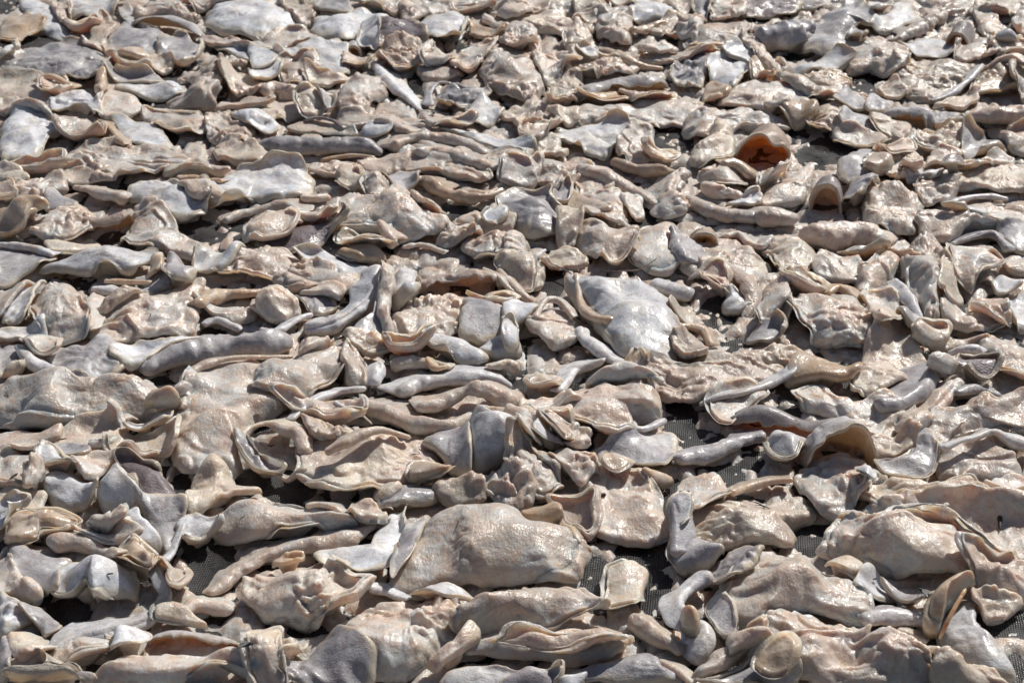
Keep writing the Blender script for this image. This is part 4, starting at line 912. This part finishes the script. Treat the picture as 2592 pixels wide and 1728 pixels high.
41 C W l.2:156,17,1.5,10 152,30,2,8 146,42,2.5,6 140,52,3,4|thin white sinew joining the brilliant white ridge to the twisted ribbon;thin white sinew
41 B W t12 l.8:155,20 170,15 185,20 186,28 175,33 162,40 156,33
41 B A t22 l.2:106,42 112,37 120,41 130,51 132,66 130,76 120,70 110,60|glowing amber pad between the bulging blue-white skin and the twisted ribbon;glowing amber pad
41 B F t10:65,26 85,24 105,24 118,34 110,40 90,34 75,30
41 C W l.25:133,54,3,18 140,66,4,16 142,80,5,12 133,94,7,8 112,104,9,6 88,111,9,4 63,119,8,2 45,129,4|long twisted white ribbon sweeping down to the left, lower left;long twisted white ribbon
41 B W t16 l.3:95,124 100,110 115,107 125,112 122,127 110,134 96,136
41 B F t20 l.5:46,126 65,117 88,117 96,124 90,132 70,140 55,148 42,147 38,137
41 B C t14 l.3:136,56 150,53 158,59 158,71 152,83 146,86 144,72|pale leaf-like sheet between the twisted ribbon and the bare cloth
41 R W mO l.2 t10 v1.3 a62:128,126,8 148,124,12 178,124,11 206,124,6|amber-lined pod with a white upper edge, lower left;amber-lined pod
41 B C t6:138,97 150,93 165,99 172,103 145,105 135,106
41 C F l.4:148,89,6 165,88,7 185,90,8 198,92,6|short tan roll above the amber-lined pod, lower left;short tan roll
41 B F t16 l.4:0,52 12,57 22,68 33,79 34,87 25,88 10,82 0,80
41 B W t12 l.8:0,82 12,86 25,96 20,107 10,114 0,114|white knobbly patch on the left edge near the bottom
41 B G t10:20,97 35,92 50,102 52,110 40,120 30,107
41 C C l.6:10,112,6,3 18,125,9 28,138,9
41 B G t14 l.2:0,118 8,122 12,158 0,158
41 B G t10 l.3:12,148 30,142 45,145 60,150 75,154 72,160 12,160
41 B F t30 l.9:93,152 100,141 115,133 135,127 165,126 195,128 212,135 220,147 222,162 93,162|large knobbly pinkish roll cut by the bottom edge, lower left;large bottom-left roll
41 B C t14 l1.4:212,130 222,120 238,120 238,162 222,162
41 B F t26 l.35:187,15 193,7 205,4 230,4 255,6 275,11 295,22 275,26 255,27 240,30 225,36 205,39 190,30|smooth pink roll right of the large bare cloth patch, lower left;smooth pink roll
42 C F l.5:45,7,3,8 55,4,3,10 68,6,3,10 76,13,3,5
42 B C t10:75,14 90,10 92,19 82,22
42 B C t10 l1:85,7 100,3 110,15 108,22 90,24
41 C F l.7:175,80,4 190,69,8 210,56,9 235,44,9 258,38,8,2 283,34,8,3 303,28,7,4 318,20,4,4|long rough beige roll running up to the right beside the bare cloth, lower left;long rough roll
42 B W t14 l.25 p1:95,47 105,26 118,15 128,10 129,25 125,40 115,52 118,60 117,66 100,71 80,72 70,61 57,52 75,46|lilac-white leaf skin shaped like a fish tail, lower left of centre;fish-tail leaf
42 B F t32 l1.5:3,70 12,61 25,58 45,54 60,57 75,65 82,73 95,76 98,82 94,90 85,99 75,105 60,107 40,106 20,102 10,92 2,82|knobbly yellowish-pink mass over a black gap, lower left of centre;knobbly yellowish-pink mass
42 B A t14 l1:18,54 30,48 42,53 40,61 25,62
42 C W l.3:98,75,4,2 112,76,4,2 124,82,4 132,86,2
42 C C l.3:0,91,4,3 12,93,4,3 22,96,3
42 B F t15 s30 l.5 q1:127,74 135,50 145,30 155,12 172,1 190,3 215,6 240,16 262,26 272,38 270,52 262,62 245,66 225,66 205,67 185,68 160,75 145,80|large smooth pink dome with tiny black specks, bottom centre;large pink dome
42 B W t10 l.4:137,87 145,77 160,72 180,74 190,82 175,88 150,90|small bluish-white patch under the large pink dome;bluish-white patch
42 B G t10:120,62 130,22 146,14 140,40 127,67
42 B F t24 l.9:75,117 80,102 95,92 115,89 135,89 160,84 180,89 200,88 206,96 190,107 165,118 152,128 140,142 120,150 92,154 78,140|broad grey-pink slab at the bottom, left of the cloth opening;broad bottom slab
42 B G t20 l1:30,155 38,132 50,121 65,113 75,112 85,122 100,137 95,152 80,162 35,162|wet translucent grey lump at the bottom edge, left of centre;wet grey bottom lump
42 C W l.2:150,119,1.5,18 162,109,2.5,18 173,99,2,16
42 B C t14:152,127 165,117 180,102 190,107 185,117 172,127 160,134
42 B F t26 l1:182,112 190,101 205,93 220,80 240,74 265,77 285,84 293,96 290,104 270,112 240,114 210,114 190,118|large rough pinkish slab at the bottom centre, above the long bottom roll;large rough bottom slab
43 C F l.5:-38,124,9,2 -20,122,10,2 0,119,11,2 30,124,11 55,128,10 80,126,10 100,114,9|long smooth peach roll lying along the bottom, centre;long bottom roll
43 B F t16 l.6:0,112 20,108 50,108 75,104 92,102 100,110 90,120 40,122 0,116
42 B G t12 l.4:170,150 195,144 225,148 238,155 238,162 165,162
42 B C t12 l1.2:0,120 20,118 45,122 38,137 30,152 0,160
43 B A t18 l.2:15,9 25,2 40,7 48,19 38,22 22,18|smooth amber drop tucked against the large pink dome;amber drop
43 C A l.3:46,18,2,3 55,26,3 62,33,3.5 73,35,3
43 B C t8 l.4:40,4 70,6 75,20 76,31 70,37 60,31 50,18
43 B C t8 l.4:88,63 96,61 110,59 118,63 116,77 112,91 100,97 85,96 88,80|cream scrap lying on the bare cloth, bottom right of centre;cream scrap on cloth
43 C A:85,97,2 95,94,3
43 C C l.5:106,98,7 118,108,8 130,116,7 142,123,6 149,132,3|tapering cream roll pointing to the bottom right below the cream scrap on cloth;tapering cream roll
43 C G l.3:143,11,4 146,25,5 150,38,7
43 B G t22 l.3:138,52 140,39 150,31 170,38 181,46 183,56 172,61 155,62 142,60|wet lilac-grey bulb above the twisted ribbon beside bare cloth, bottom right of centre;wet lilac bulb
43 C W l.3:176,62,8,4 163,70,7,8 150,80,7,12 149,91,7,14 158,102,8,12 168,114,9,8 165,127,9,4 156,136,6|S-shaped twisted grey-white ribbon, bottom right of centre;S-shaped ribbon
43 B A t14 l.2:150,94 158,97 164,104 161,113 152,107|amber underside showing inside the bend of the S-shaped ribbon
43 B C t12:153,27 165,17 200,12 235,17 235,31 215,32 190,34 170,34
43 B W t16 l.4:138,12 142,4 155,3 158,12 152,22 142,25
43 B G t16 l.7:183,47 190,37 205,36 215,50 210,66 200,77 187,87 180,72 176,62
43 B G t10:172,80 185,77 195,97 190,107 180,100
44 B F t36 l.8 q1:-18,107 -15,80 0,60 15,45 30,40 48,45 60,58 80,72 90,80 93,102 70,104 40,100 20,107 5,117|huge peach-coloured fleshy mound, upper half, bottom right;huge peach mound
44 B F t34 l1.4:8,137 20,119 40,101 70,99 95,104 115,119 140,132 158,150 155,162 60,162 30,145|huge cratered fleshy mound at the bottom edge, bottom right;huge cratered mound
44 B F t34 l1.2:72,42 80,24 88,19 105,22 125,17 150,16 170,21 185,36 185,51 175,66 150,69 120,62 100,54 90,50|lumpy purplish-pink mound right of the sparkling bare cloth, bottom right;purplish lumpy mound
44 B C t16 l.8:68,54 75,47 88,46 100,53 102,61 90,66 75,62
44 B W t6 l.4:93,84 100,62 115,66 125,78 112,84
44 B G t6:118,57 135,67 160,71 150,79 135,78
44 B F t18 l.7:100,2 120,0 180,0 238,5 238,45 215,42 195,30 175,20 150,15 125,15 110,12|streaky pink slab carrying a dark bark sliver, bottom right edge;streaky pink slab
44 B F t26 l.9:183,55 195,43 215,46 238,46 238,76 220,82 195,73|beige mound at the right edge above a bare cloth patch, bottom right
44 B C t10 l1.1:190,92 195,80 215,79 232,82 220,94 205,100
44 C G l.3:98,98,6 113,97,9 130,98,9 148,99,10,2 158,97,11,2|lilac tube leading into the orange-slit curl, bottom right;lilac tube
44 B A t30 s6 l.2 q1:152,107 157,89 165,76 180,67 189,68 186,74 172,86 166,98 162,110|tan curl with a burning orange slit, bottom right;orange-slit curl
44 B W t28 l.3:166,107 168,90 184,80 192,90 196,105 205,121 220,136 221,150 205,152 190,142 174,130|pale lilac-white skin hanging below the orange-slit curl;hanging pale skin
44 C O l.1:165,104,1.8,12 169,96,2,17 176,87,2,22 185,79,1.6,26|burning orange slit between the tan curl and the hanging pale skin, bottom right
44 C C l.6:127,111,4 136,113,5 146,119,4 153,122,3
44 C C l.5:140,127,4 150,132,5 162,138,4
44 B C t24 l.9:165,144 175,134 195,133 210,142 218,152 215,162 165,162|rounded beige lump at the bottom edge under the hanging pale skin
44 B A t16 l.2:228,120 238,117 238,137 230,131
44 B C t6:205,114 215,113 223,119 215,123
44 B W t4:215,120 225,121 228,129 218,128
43 B G t18 l.6:60,160 75,143 95,132 115,128 128,134 135,147 150,160|grey-pink hump cut by the bottom edge, right of centre;bottom grey hump
43 C C l.3:130,135,3,2 145,144,4 158,154,3
43 B W t20 l.3:140,124 146,119 151,126 149,133 142,133
43 B F t14 l.8:162,153 170,143 190,128 210,120 215,128 195,141 178,152
43 B G t18 l.3:175,153 190,143 215,137 238,144 238,162 165,162
43 B A t12 l.4:215,134 222,124 238,120 244,127 240,142 222,142
43 B F t8:190,112 200,114 220,120 200,125 190,127
43 B W t8 l.3:45,157 55,150 68,147 65,154 55,161|bright cream scrap at the bottom edge in the centre
43 B G t7:0,154 20,146 45,144 40,157 0,162
44 B G t18 l.4:0,146 20,143 40,147 60,148 90,154 85,162 0,162
"""
GAPS = """
11 4,5,10,8
11 30,37,26,5
11 60,28,6,4
11 145,65,9,6
11 127,90,14,7
11 188,85,6,12
11 172,15,8,4
11 130,45,7,4
11 145,117,8,7
12 45,28,9,8
12 178,40,6,8
12 138,75,7,12
12 118,80,8,4
12 62,74,10,4
13 132,25,10,4
13 215,17,10,5
13 142,38,6,5
13 170,92,8,6
13 50,110,8,4
13 135,120,22,14
14 98,70,20,10
14 110,82,8,5
14 72,130,26,11
14 195,115,8,5
14 40,50,10,4
21 100,64,16,7
21 168,58,21,10
21 207,64,9,6
21 5,101,9,6
21 182,143,12,5
21 70,100,8,5
22 176,40,18,7
22 132,24,7,4
22 170,140,6,5
22 150,113,14,6
22 80,108,10,12
23 118,44,10,14
23 180,126,16,14
23 224,90,7,12
23 40,98,11,12
23 68,84,4,4
23 55,22,10,6
23 62,150,8,4
24 172,76,5,4
24 120,107,12,7
24 13,86,7,13
24 55,76,8,8
24 76,66,8,5
31 136,46,12,7
31 20,85,20,5
31 118,78,13,8
31 130,119,8,4
31 155,138,8,16
31 210,128,20,8
32 110,48,8,9
32 222,46,11,12
32 108,83,14,4
32 30,132,22,12
32 175,115,10,8
33 12,42,9,10
33 142,32,10,6
33 148,74,14,18
33 165,92,20,8
33 190,126,14,12
33 143,142,12,14
34 30,48,20,8
34 84,38,10,12
34 5,105,10,14
34 218,106,9,6
34 197,136,7,4
34 120,131,22,4
34 108,152,10,6
34 160,20,10,4
41 178,52,20,30
41 60,96,18,12
41 84,148,10,8
41 158,5,6,6
42 45,112,18,7
42 122,62,8,14
43 78,72,14,22
43 120,47,26,13
43 128,80,14,22
43 142,98,10,12
43 138,20,9,30
44 58,34,22,12
44 214,102,18,12
44 228,145,8,14
44 110,108,10,6
"""
def tag(o, label=None, cat=None, group=None, kind=None):
    if label: o['label'] = label
    if cat: o['category'] = cat
    if group: o['group'] = group
    if kind: o['kind'] = kind

# ---------------------------------------------------------------- setting: the dark woven cloth
def cloth_mat():
    m, nt, p = new_mat('black_woven_cloth'); v = mapped(nt, 1.0, False)
    wv = []
    for rot in (R(8), R(98)):
        mp = node(nt, 'ShaderNodeMapping'); mp.inputs['Rotation'].default_value = (0, 0, rot); nt.links.new(v, mp.inputs[0])
        wt = node(nt, 'ShaderNodeTexWave'); wt.inputs['Scale'].default_value = 165 if rot < 1 else 140; wt.inputs['Distortion'].default_value = 1.3
        wt.inputs['Detail'].default_value = 1; wt.inputs['Detail Scale'].default_value = .25; nt.links.new(mp.outputs[0], wt.inputs[0]); wv.append(wt.outputs['Fac'])
    ml = node(nt, 'ShaderNodeMath', operation='MULTIPLY'); nt.links.new(wv[0], ml.inputs[0]); nt.links.new(wv[1], ml.inputs[1])
    thr = ramp(nt, ml.outputs[0], [(.22, (.005, .005, .006)), (.7, (.05, .05, .05))])
    dr = ramp(nt, tex(nt, v, 30, 5, .65), [(.46, g3(0)), (.62, g3(1))])
    dry = ramp(nt, ml.outputs[0], [(.15, (.03, .03, .03)), (.5, (.36, .34, .31))])
    f = mix(nt, 1.0, dr, g3(.42), 'MULTIPLY'); bw = node(nt, 'ShaderNodeRGBToBW'); nt.links.new(f, bw.inputs[0])
    c = mix(nt, bw.outputs[0], thr, dry); nt.links.new(c, p.inputs['Base Color'])
    sm = ramp(nt, tex(nt, v, 16, 4, .6), [(.50, g3(0)), (.64, g3(.5))]); sw = node(nt, 'ShaderNodeRGBToBW'); nt.links.new(sm, sw.inputs[0])
    c = mix(nt, sw.outputs[0], c, (.10, .10, .105)); nt.links.new(c, p.inputs['Base Color'])
    b = bump(nt, ml.outputs[0], .0012, .8); b = bump(nt, tex(nt, v, 60, 4), .004, .5, b); nt.links.new(b, p.inputs['Normal'])
    nt.links.new(ramp(nt, tex(nt, v, 25, 3), [(.42, g3(.22)), (.6, g3(.65))]), p.inputs['Roughness']); return m
n = 240; gx = np.linspace(-4, 4, n); gy = np.linspace(-2, 8, n); GXX, GYY = np.meshgrid(gx, gy)
V = np.stack([GXX, GYY, .0015 * fbm(GXX * 3, GYY * 3, 0)], -1).reshape(-1, 3)
o = mesh_obj('ground_cloth', V, strip_faces(n, n, False), cloth_mat()); tag(o, 'black woven cloth on the ground showing between the pieces', 'ground cloth', kind='structure')

# ---------------------------------------------------------------- wet mush between the pieces (uncountable)
xs = np.arange(GX0 + .01, GX1 - .01, .0035); ys = np.arange(GY0 + .01, GY1 - .01, .0035)
BX, BY = np.meshgrid(xs, ys)
dep = BY * CP + CAM_H * SP; IX = 1296 + FPX * BX / dep; IY = 864 - FPX * (BY * SP - CAM_H * CP) / dep
hole = np.full(BX.shape, -3.0)
for ln in GAPS.strip().split('\n'):
    t, q = ln.split(); a, b, rx, ry = map(float, q.split(',')); px, py = tile(t, a, b)
    d = 1 - ((IX - px) / (rx * 3.3)) ** 2 - ((IY - py) / (ry * 3.3)) ** 2
    hole = np.maximum(hole, d)
off = (IX < -60) | (IX > 2650) | (IY > 1790) | (IY < -60)
hole = np.where(off, fbm(BX * 9, BY * 9, 3) * 2.2 - .5, hole)
hole = hole + .55 * fbm(BX * 60, BY * 60, 2, 3)
k = np.clip(hole * 2.2 + .6, 0, 1); k = k * k * (3 - 2 * k)
bl = lambda n: 1 - (1 - np.clip(np.abs(n) * 1.7, 0, 1)) ** 2
bed = .0006 + .008 * (bl(noise(BX * 34, BY * 34, 7)) - .5) + .0035 * (bl(noise(BX * 90, BY * 90, 1)) - .5) + .0012 * (bl(noise(BX * 210, BY * 210, 4)) - .5)
bed = np.where(off, bed + .012 * np.clip(noise(BX * 16, BY * 16, 5), 0, 1), bed)
crumb = .011 * np.clip(noise(BX * 170, BY * 170, 2) + .35 * noise(BX * 40, BY * 40, 8) - .58, 0, 1)
bed = bed * (1 - k) + (crumb - .0022) * k
H = np.zeros((NY, NX))
o = mesh_obj('flesh_mush', np.stack([BX, BY, bed], -1).reshape(-1, 3), strip_faces(len(ys), len(xs), False), MAT['F'])
tag(o, 'wet beige mush and tiny shreds filling the spaces between the pieces', 'fish mush', kind='stuff')
splat(BX.ravel(), BY.ravel(), np.clip(bed, 0, 1).ravel())
H = np.maximum(H, 0)

# ---------------------------------------------------------------- read the list of traced pieces
items = []
for n_, ln in enumerate(DATA.strip().split('\n')):
    body, _, lab = ln.partition('|'); head, _, pts = body.partition(':'); h = head.split()
    opt = {q[0]: q[1:] for q in h[3:]}
    P = [tuple(map(float, q.split(','))) for q in pts.split()]
    px = np.array([tile(h[0], q[0], q[1]) for q in P])
    if h[1] == 'B':
        x, y = px[:, 0], px[:, 1]; area = .5 * abs(np.sum(x * np.roll(y, -1) - np.roll(x, -1) * y)); c = px.mean(0)
    else:
        r = np.array([q[2] for q in P]) * 2.976; area = float(np.sum(np.hypot(*np.diff(px, axis=0).T)) * r.mean() * 2); c = px.mean(0)
    if h[1] in 'RA': area *= 1.6
    full, _, short = lab.partition(';')
    items.append(dict(t=h[0], k=h[1], m=h[2], o=opt, P=P, px=px, area=area, c=c, label=full, short=short, seed=n_ * 1.37 + 2.1))
items = [it for it in items if -40 < it['c'][0] < 2640 and (it['label'] or it['area'] > 1500)]
skin = lambda it: it['m'] in 'WGD'
for name, sel in (('skin', [i for i in items if skin(i)]), ('flesh', [i for i in items if not skin(i)])):
    sel.sort(key=lambda i: -(i['area'] + (1e7 if i['label'] else 0)))
    for q, i in enumerate(sel): i['solo'] = q < 290

# ---------------------------------------------------------------- labels: own look, then what it lies beside
COL = {'F': ['pinkish beige', 'greyish pink', 'dull beige'], 'C': ['cream', 'yellowish cream', 'pale beige'], 'A': ['tan', 'amber', 'honey-tan'], 'O': ['orange', 'deep orange', 'orange'],
       'W': ['white', 'off-white', 'bluish white'], 'G': ['lilac-grey', 'grey', 'slate-lilac'], 'D': ['dark brown-grey', 'dark brown', 'dark grey-brown']}
marks = [i for i in items if i['short']]
def where(dx, dy):
    if abs(dx) > 1.4 * abs(dy): return 'just right of' if dx > 0 else 'just left of'
    if abs(dy) > 1.4 * abs(dx): return 'just below' if dy > 0 else 'just above'
    return ('below and right of' if dx > 0 else 'below and left of') if dy > 0 else ('above and right of' if dx > 0 else 'above and left of')
used = set(i['label'] for i in items if i['label'])
for i in sorted(items, key=lambda i: -i['area']):
    if i['label'] or not i['solo']: continue
    w_, h_ = np.ptp(i['px'][:, 0]), np.ptp(i['px'][:, 1]); asp = w_ / max(h_, 1)
    sz = 'broad' if i['area'] > 14000 else 'small' if i['area'] < 3500 else ''
    if i['k'] == 'C': shp = 'rolled strip' if i['area'] > 2500 else 'thin strip'
    elif asp > 3: shp = 'flat sliver lying crosswise'
    elif asp < .75: shp = 'upright flap'
    else: shp = {0: 'lump', 1: 'scrap'}[int(i['area'] < 6000)] if not skin(i) else 'skin scrap'
    if sz == '' and asp > 1.8 and i['k'] == 'B': sz = 'longish'
    col = COL[i['m']][int(i['seed'] * 7) % 3]
    near = sorted(marks, key=lambda m_: np.hypot(*((i['c'] - m_['c']) * [1, 1.5])))[:6]
    cand = []
    for a in near[:3]:
        cand.append(f"{sz} {col} {shp} {where(*(i['c'] - a['c']))} the {a['short']}")
    for a in near[:4]:
        for b in near[:5]:
            if a is not b and np.dot(i['c'] - a['c'], i['c'] - b['c']) < 0: cand.append(f"{sz} {col} {shp} between the {a['short']} and the {b['short']}")
    for a in near[:4]:
        for b in near[:6]:
            if a is not b: cand.append(f"{sz} {col} {shp} {where(*(i['c'] - a['c']))} the {a['short']}, near the {b['short']}")
    key = lambda s: s.strip().replace('  ', ' ')
    for s in cand:
        s = key(s)
        loc = s.split(shp)[1]
        if s not in used and (i['m'] in 'WG', loc) not in used and len(s.split()) <= 16: break
    used.add(s); used.add((i['m'] in 'WG', s.split(shp)[1])); i['label'] = s

# ---------------------------------------------------------------- build
def ray_hit(px, py):
    for z in np.arange(.07, .002, -.0015):
        x, y, _ = ground(px, py, z)
        if GX0 < x < GX1 and GY0 < y < GY1 - .01 and H[int((y - GY0) / CELL), int((x - GX0) / CELL)] >= z: return z
    return .003
left = {}
GR_S, GR_F = 'pieces of fish skin spread out to dry on the cloth', 'pieces of fish flesh spread out to dry on the cloth'
for it in sorted(items, key=lambda i: -i['area'] * (3 if i['k'] in 'RA' else .55 if i['k'] == 'C' else 1)):
    op = it['o']; l = float(op['l']) if 'l' in op else LUMP[it['m']]; th = float(op.get('t', 12)); m1 = MAT[it['m']]
    lining = None
    if it['k'] == 'B':
        V, F, org = blob(it['px'], th, float(op.get('s', 0)), l, 'p' in op, it['seed'], .3 if th < 7 else 1, 2.4 if skin(it) else 5.2, 'q' in op, ray_hit(*it['c']) if it['area'] < 2600 else .004)
    else:
        mi = thin_mat(op['m'][0] if op.get('m') else 'A')
        a = float(op['a']) if 'a' in op else None
        keepH = H.copy() if it['k'] in 'RA' else None
        RIM = None; V, F, lining, org = curl(it['P'], it['t'], it['k'], l, it['seed'], a, (200 if it['k'] == 'R' else 195) if a is not None else None, vs=float(op.get('v', 1)))
        if keepH is not None: H[:] = keepH
    if not it['solo']:
        left.setdefault(it['m'], []).append((V, F)); continue
    nm = 'fish_skin' if skin(it) else 'fish_flesh'
    if 'n' in op: nm = 'loose_hair' if it['m'] == 'D' else 'sinew_strand'
    cat = nm.replace('_', ' '); gr = {'fish_skin': GR_S, 'fish_flesh': GR_F}.get(nm, 'stray hairs and threads among the pieces')
    if lining:
        e = bpy.data.objects.new(nm, None); sc.collection.objects.link(e); e.location = org; e.empty_display_size = .02
        V = V - np.array(org); Lv = lining[0] - np.array(org)
        mesh_obj('outer_skin' if nm == 'fish_skin' else 'outer_side', V, F, thin_mat(it['m']), e, rim=RIM)
        mesh_obj('inner_lining', Lv, lining[1], mi, e); tag(e, it['label'], cat, gr)
    else:
        o = mesh_obj(nm, V, F, m1, None, org, rim=RIM); tag(o, it['label'], cat, gr)
if left:
    Vs, Fs, mi_, nb, mats = [], [], [], 0, []
    for k, ls in left.items():
        mats.append(MAT[k])
        for V, F in ls: Vs.append(V); Fs.append(F + nb); nb += len(V); mi_ += [len(mats) - 1] * len(F)
    o = mesh_obj('flesh_shreds', np.vstack(Vs), np.vstack(Fs), mats[0])
    for q in mats[1:]: o.data.materials.append(q)
    if len(o.data.polygons) == len(mi_): o.data.polygons.foreach_set('material_index', mi_)
    tag(o, 'small shreds and nubs of fish flesh scattered over the bigger pieces', 'fish shreds', kind='stuff')

# ---------------------------------------------------------------- flies, bark slivers, dirt
def on_pile(px, py):
    z = ray_hit(px, py); x, y, d = ground(px, py, z); return float(x), float(y), z
def ellipsoid(c, r, rot=0, n=10):
    a = np.linspace(0, np.pi, n)[:, None]; b = np.linspace(0, 2 * np.pi, 14, endpoint=False)[None]
    P = np.stack([np.cos(a) * r[0] + 0 * b, np.sin(a) * np.cos(b) * r[1], np.sin(a) * np.sin(b) * r[2]], -1)
    cc, ss = math.cos(rot), math.sin(rot); P = P @ np.array([[cc, ss, 0], [-ss, cc, 0], [0, 0, 1]]); return P.reshape(-1, 3) + c, strip_faces(n, 14, True)
def join(parts):
    V, F, nb = [], [], 0
    for v, f in parts: V.append(v); F.append(f + nb); nb += len(v)
    return np.vstack(V), np.vstack(F)
def rod(pts, r):
    P = np.array(pts, float); T = np.gradient(P, axis=0); T /= np.linalg.norm(T, axis=1)[:, None]
    s = np.cross(T, [.1, .2, 1]); s /= np.linalg.norm(s, axis=1)[:, None]; q = np.cross(s, T); b = np.linspace(0, 2 * np.pi, 6, endpoint=False)[None, :, None]
    rr = np.broadcast_to(np.asarray(r, float), (len(P),))[:, None, None]
    return (P[:, None] + (s[:, None] * np.cos(b) + q[:, None] * np.sin(b)) * rr).reshape(-1, 3), strip_faces(len(P), 6, True)
def fly(px, py, rz, label):
    x, y, z = on_pile(px, py); e = bpy.data.objects.new('fly', None); sc.collection.objects.link(e); e.location = (x, y, z + .001); e.rotation_euler = (0, 0, rz); e.scale = (1.3,) * 3
    V, F = join([ellipsoid((0, 0, .002), (.0016, .0013, .0013)), ellipsoid((-.0028, 0, .002), (.0024, .0014, .0013)), ellipsoid((.0021, 0, .0021), (.0009, .0012, .0010))])
    mesh_obj('body', V, F, FLY, e)
    for s in (-1, 1):
        v, f = ellipsoid((-.003, s * .0014, .0034), (.0032, .0011, .00008), s * -.35); mesh_obj('wing', v, f, WING, e)
        for k in (-1, 0, 1):
            v, f = rod([(k * .0008, s * .0008, .0016), (k * .0018, s * .0026, .0026), (k * .0028, s * .0040, -.0004)], .00016); mesh_obj('leg', v, f, FLY, e)
    tag(e, label, 'fly', 'flies sitting on the drying fish')
fly(2333, 1505, 2.2, 'small dark fly with pale wings on cream flesh near the orange-slit curl')
fly(629, 1639, .3, 'dark greenish fly on the large bottom-left roll, beside the amber-lined pod')
fly(1101, 290, 1.2, 'dark fly at the foot of the white tapering strip near the top')
def sliver(name, px, py, ln, wd, ang, label, hook=0):
    x, y, z = on_pile(px, py); t = np.linspace(-.5, .5, 9); a = ang
    P = np.stack([np.cos(a) * t * ln + hook * ln * np.sin(a) * (t * t), np.sin(a) * t * ln - hook * ln * np.cos(a) * (t * t), .0012 + 0 * t], -1)
    for k in range(9): P[k, 2] += float(base_window(np.array([x + P[k, 0], x + P[k, 0] + 1e-4]), np.array([y + P[k, 1], y + P[k, 1] + 1e-4]))[0]) * .3 - z * .3
    v, f = rod(P, wd * np.sqrt(np.clip(1 - (2 * t) ** 2 * .9, .05, 1)) * (1 + .3 * noise(t * 8, px, 0)))
    o = mesh_obj(name, v, f, BARK, None, (0, 0, 0)); o.location = (x, y, z); tag(o, label, name.replace('_', ' '), 'dark bits of bark and twig on the pieces')
sliver('bark_sliver', 2530, 1325, .020, .0022, 1.35, 'dark brown bark sliver lying on the streaky pink slab, bottom right')
sliver('bark_sliver', 386, 1090, .006, .0013, 1.5, 'short black fleck on the bright white scrap, left side')
sliver('curled_twig', 1925, 1278, .016, .0005, -.9, 'curled dark hair-like twig on the pale salmon slab', .8)
sliver('curled_twig', 1933, 1283, .013, .0005, -.5, 'second thinner curled twig touching the first on the pale salmon slab', .6)
sliver('leaf_crumb', 1521, 1256, .009, .0022, .3, 'dark green crumb of leaf on the pale rectangular slab')
sliver('leaf_crumb', 1516, 1262, .005, .0015, 1.3, 'smaller dark crumb below the leaf crumb on the pale rectangular slab')
sliver('leaf_crumb', 1600, 668, .014, .0011, -1.2, 'dark ragged crumb at the right end of the oval cup')
sliver('curled_twig', 860, 860, .012, .0009, .5, 'black twig at the top of the wet pleated mass', .3)
sliver('bark_sliver', 1064, 1143, .005, .0006, -.9, 'tiny dark fleck above the wide slotted slab')
sliver('curled_twig', 1050, 1152, .008, .0006, .3, 'thin dark splinter behind the smooth amber dome')
sliver('bark_sliver', 35, 1205, .009, .0010, .9, 'dark splinter on pale flesh near the left edge, lower left')
sliver('curled_twig', 20, 1003, .011, .0005, -1.0, 'thin dark hair on the very large glossy roll at the left edge', .3)
sliver('curled_twig', 156, 1115, .010, .0006, .4, 'thin brown twig lying above the crumpled white fold, left')
sliver('curled_twig', 1158, 1330, .010, .0005, 1.4, 'thin dark hair near the peak of the large pink dome')
sliver('curled_twig', 381, 800, .007, .0005, 1.6, 'tiny curled hair in the middle of the big pink slab, left of centre', .4)
sliver('curled_twig', 644, 521, .010, .0007, .5, 'short dark splinter on the tan arching strip')
sliver('bark_sliver', 1253, 634, .006, .0009, 1.5, 'small star-shaped black mark on the star-marked plate')
sliver('curled_twig', 1484, 996, .006, .0005, .7, 'short dark hair on top of the ridged mound')
sliver('curled_twig', 1728, 998, .006, .0005, .9, 'short thin hair on the saddle-shaped slab')
sliver('curled_twig', 616, 1310, .010, .0004, .6, 'thin dark hair on the smooth pink roll', .4)
sliver('bark_sliver', 2214, 1470, .004, .0007, .4, 'tiny dark crumb on the flat white patch, bottom right')
sliver('bark_sliver', 278, 1450, .005, .0007, .5, 'tiny dark fleck on the bulging blue-white skin')
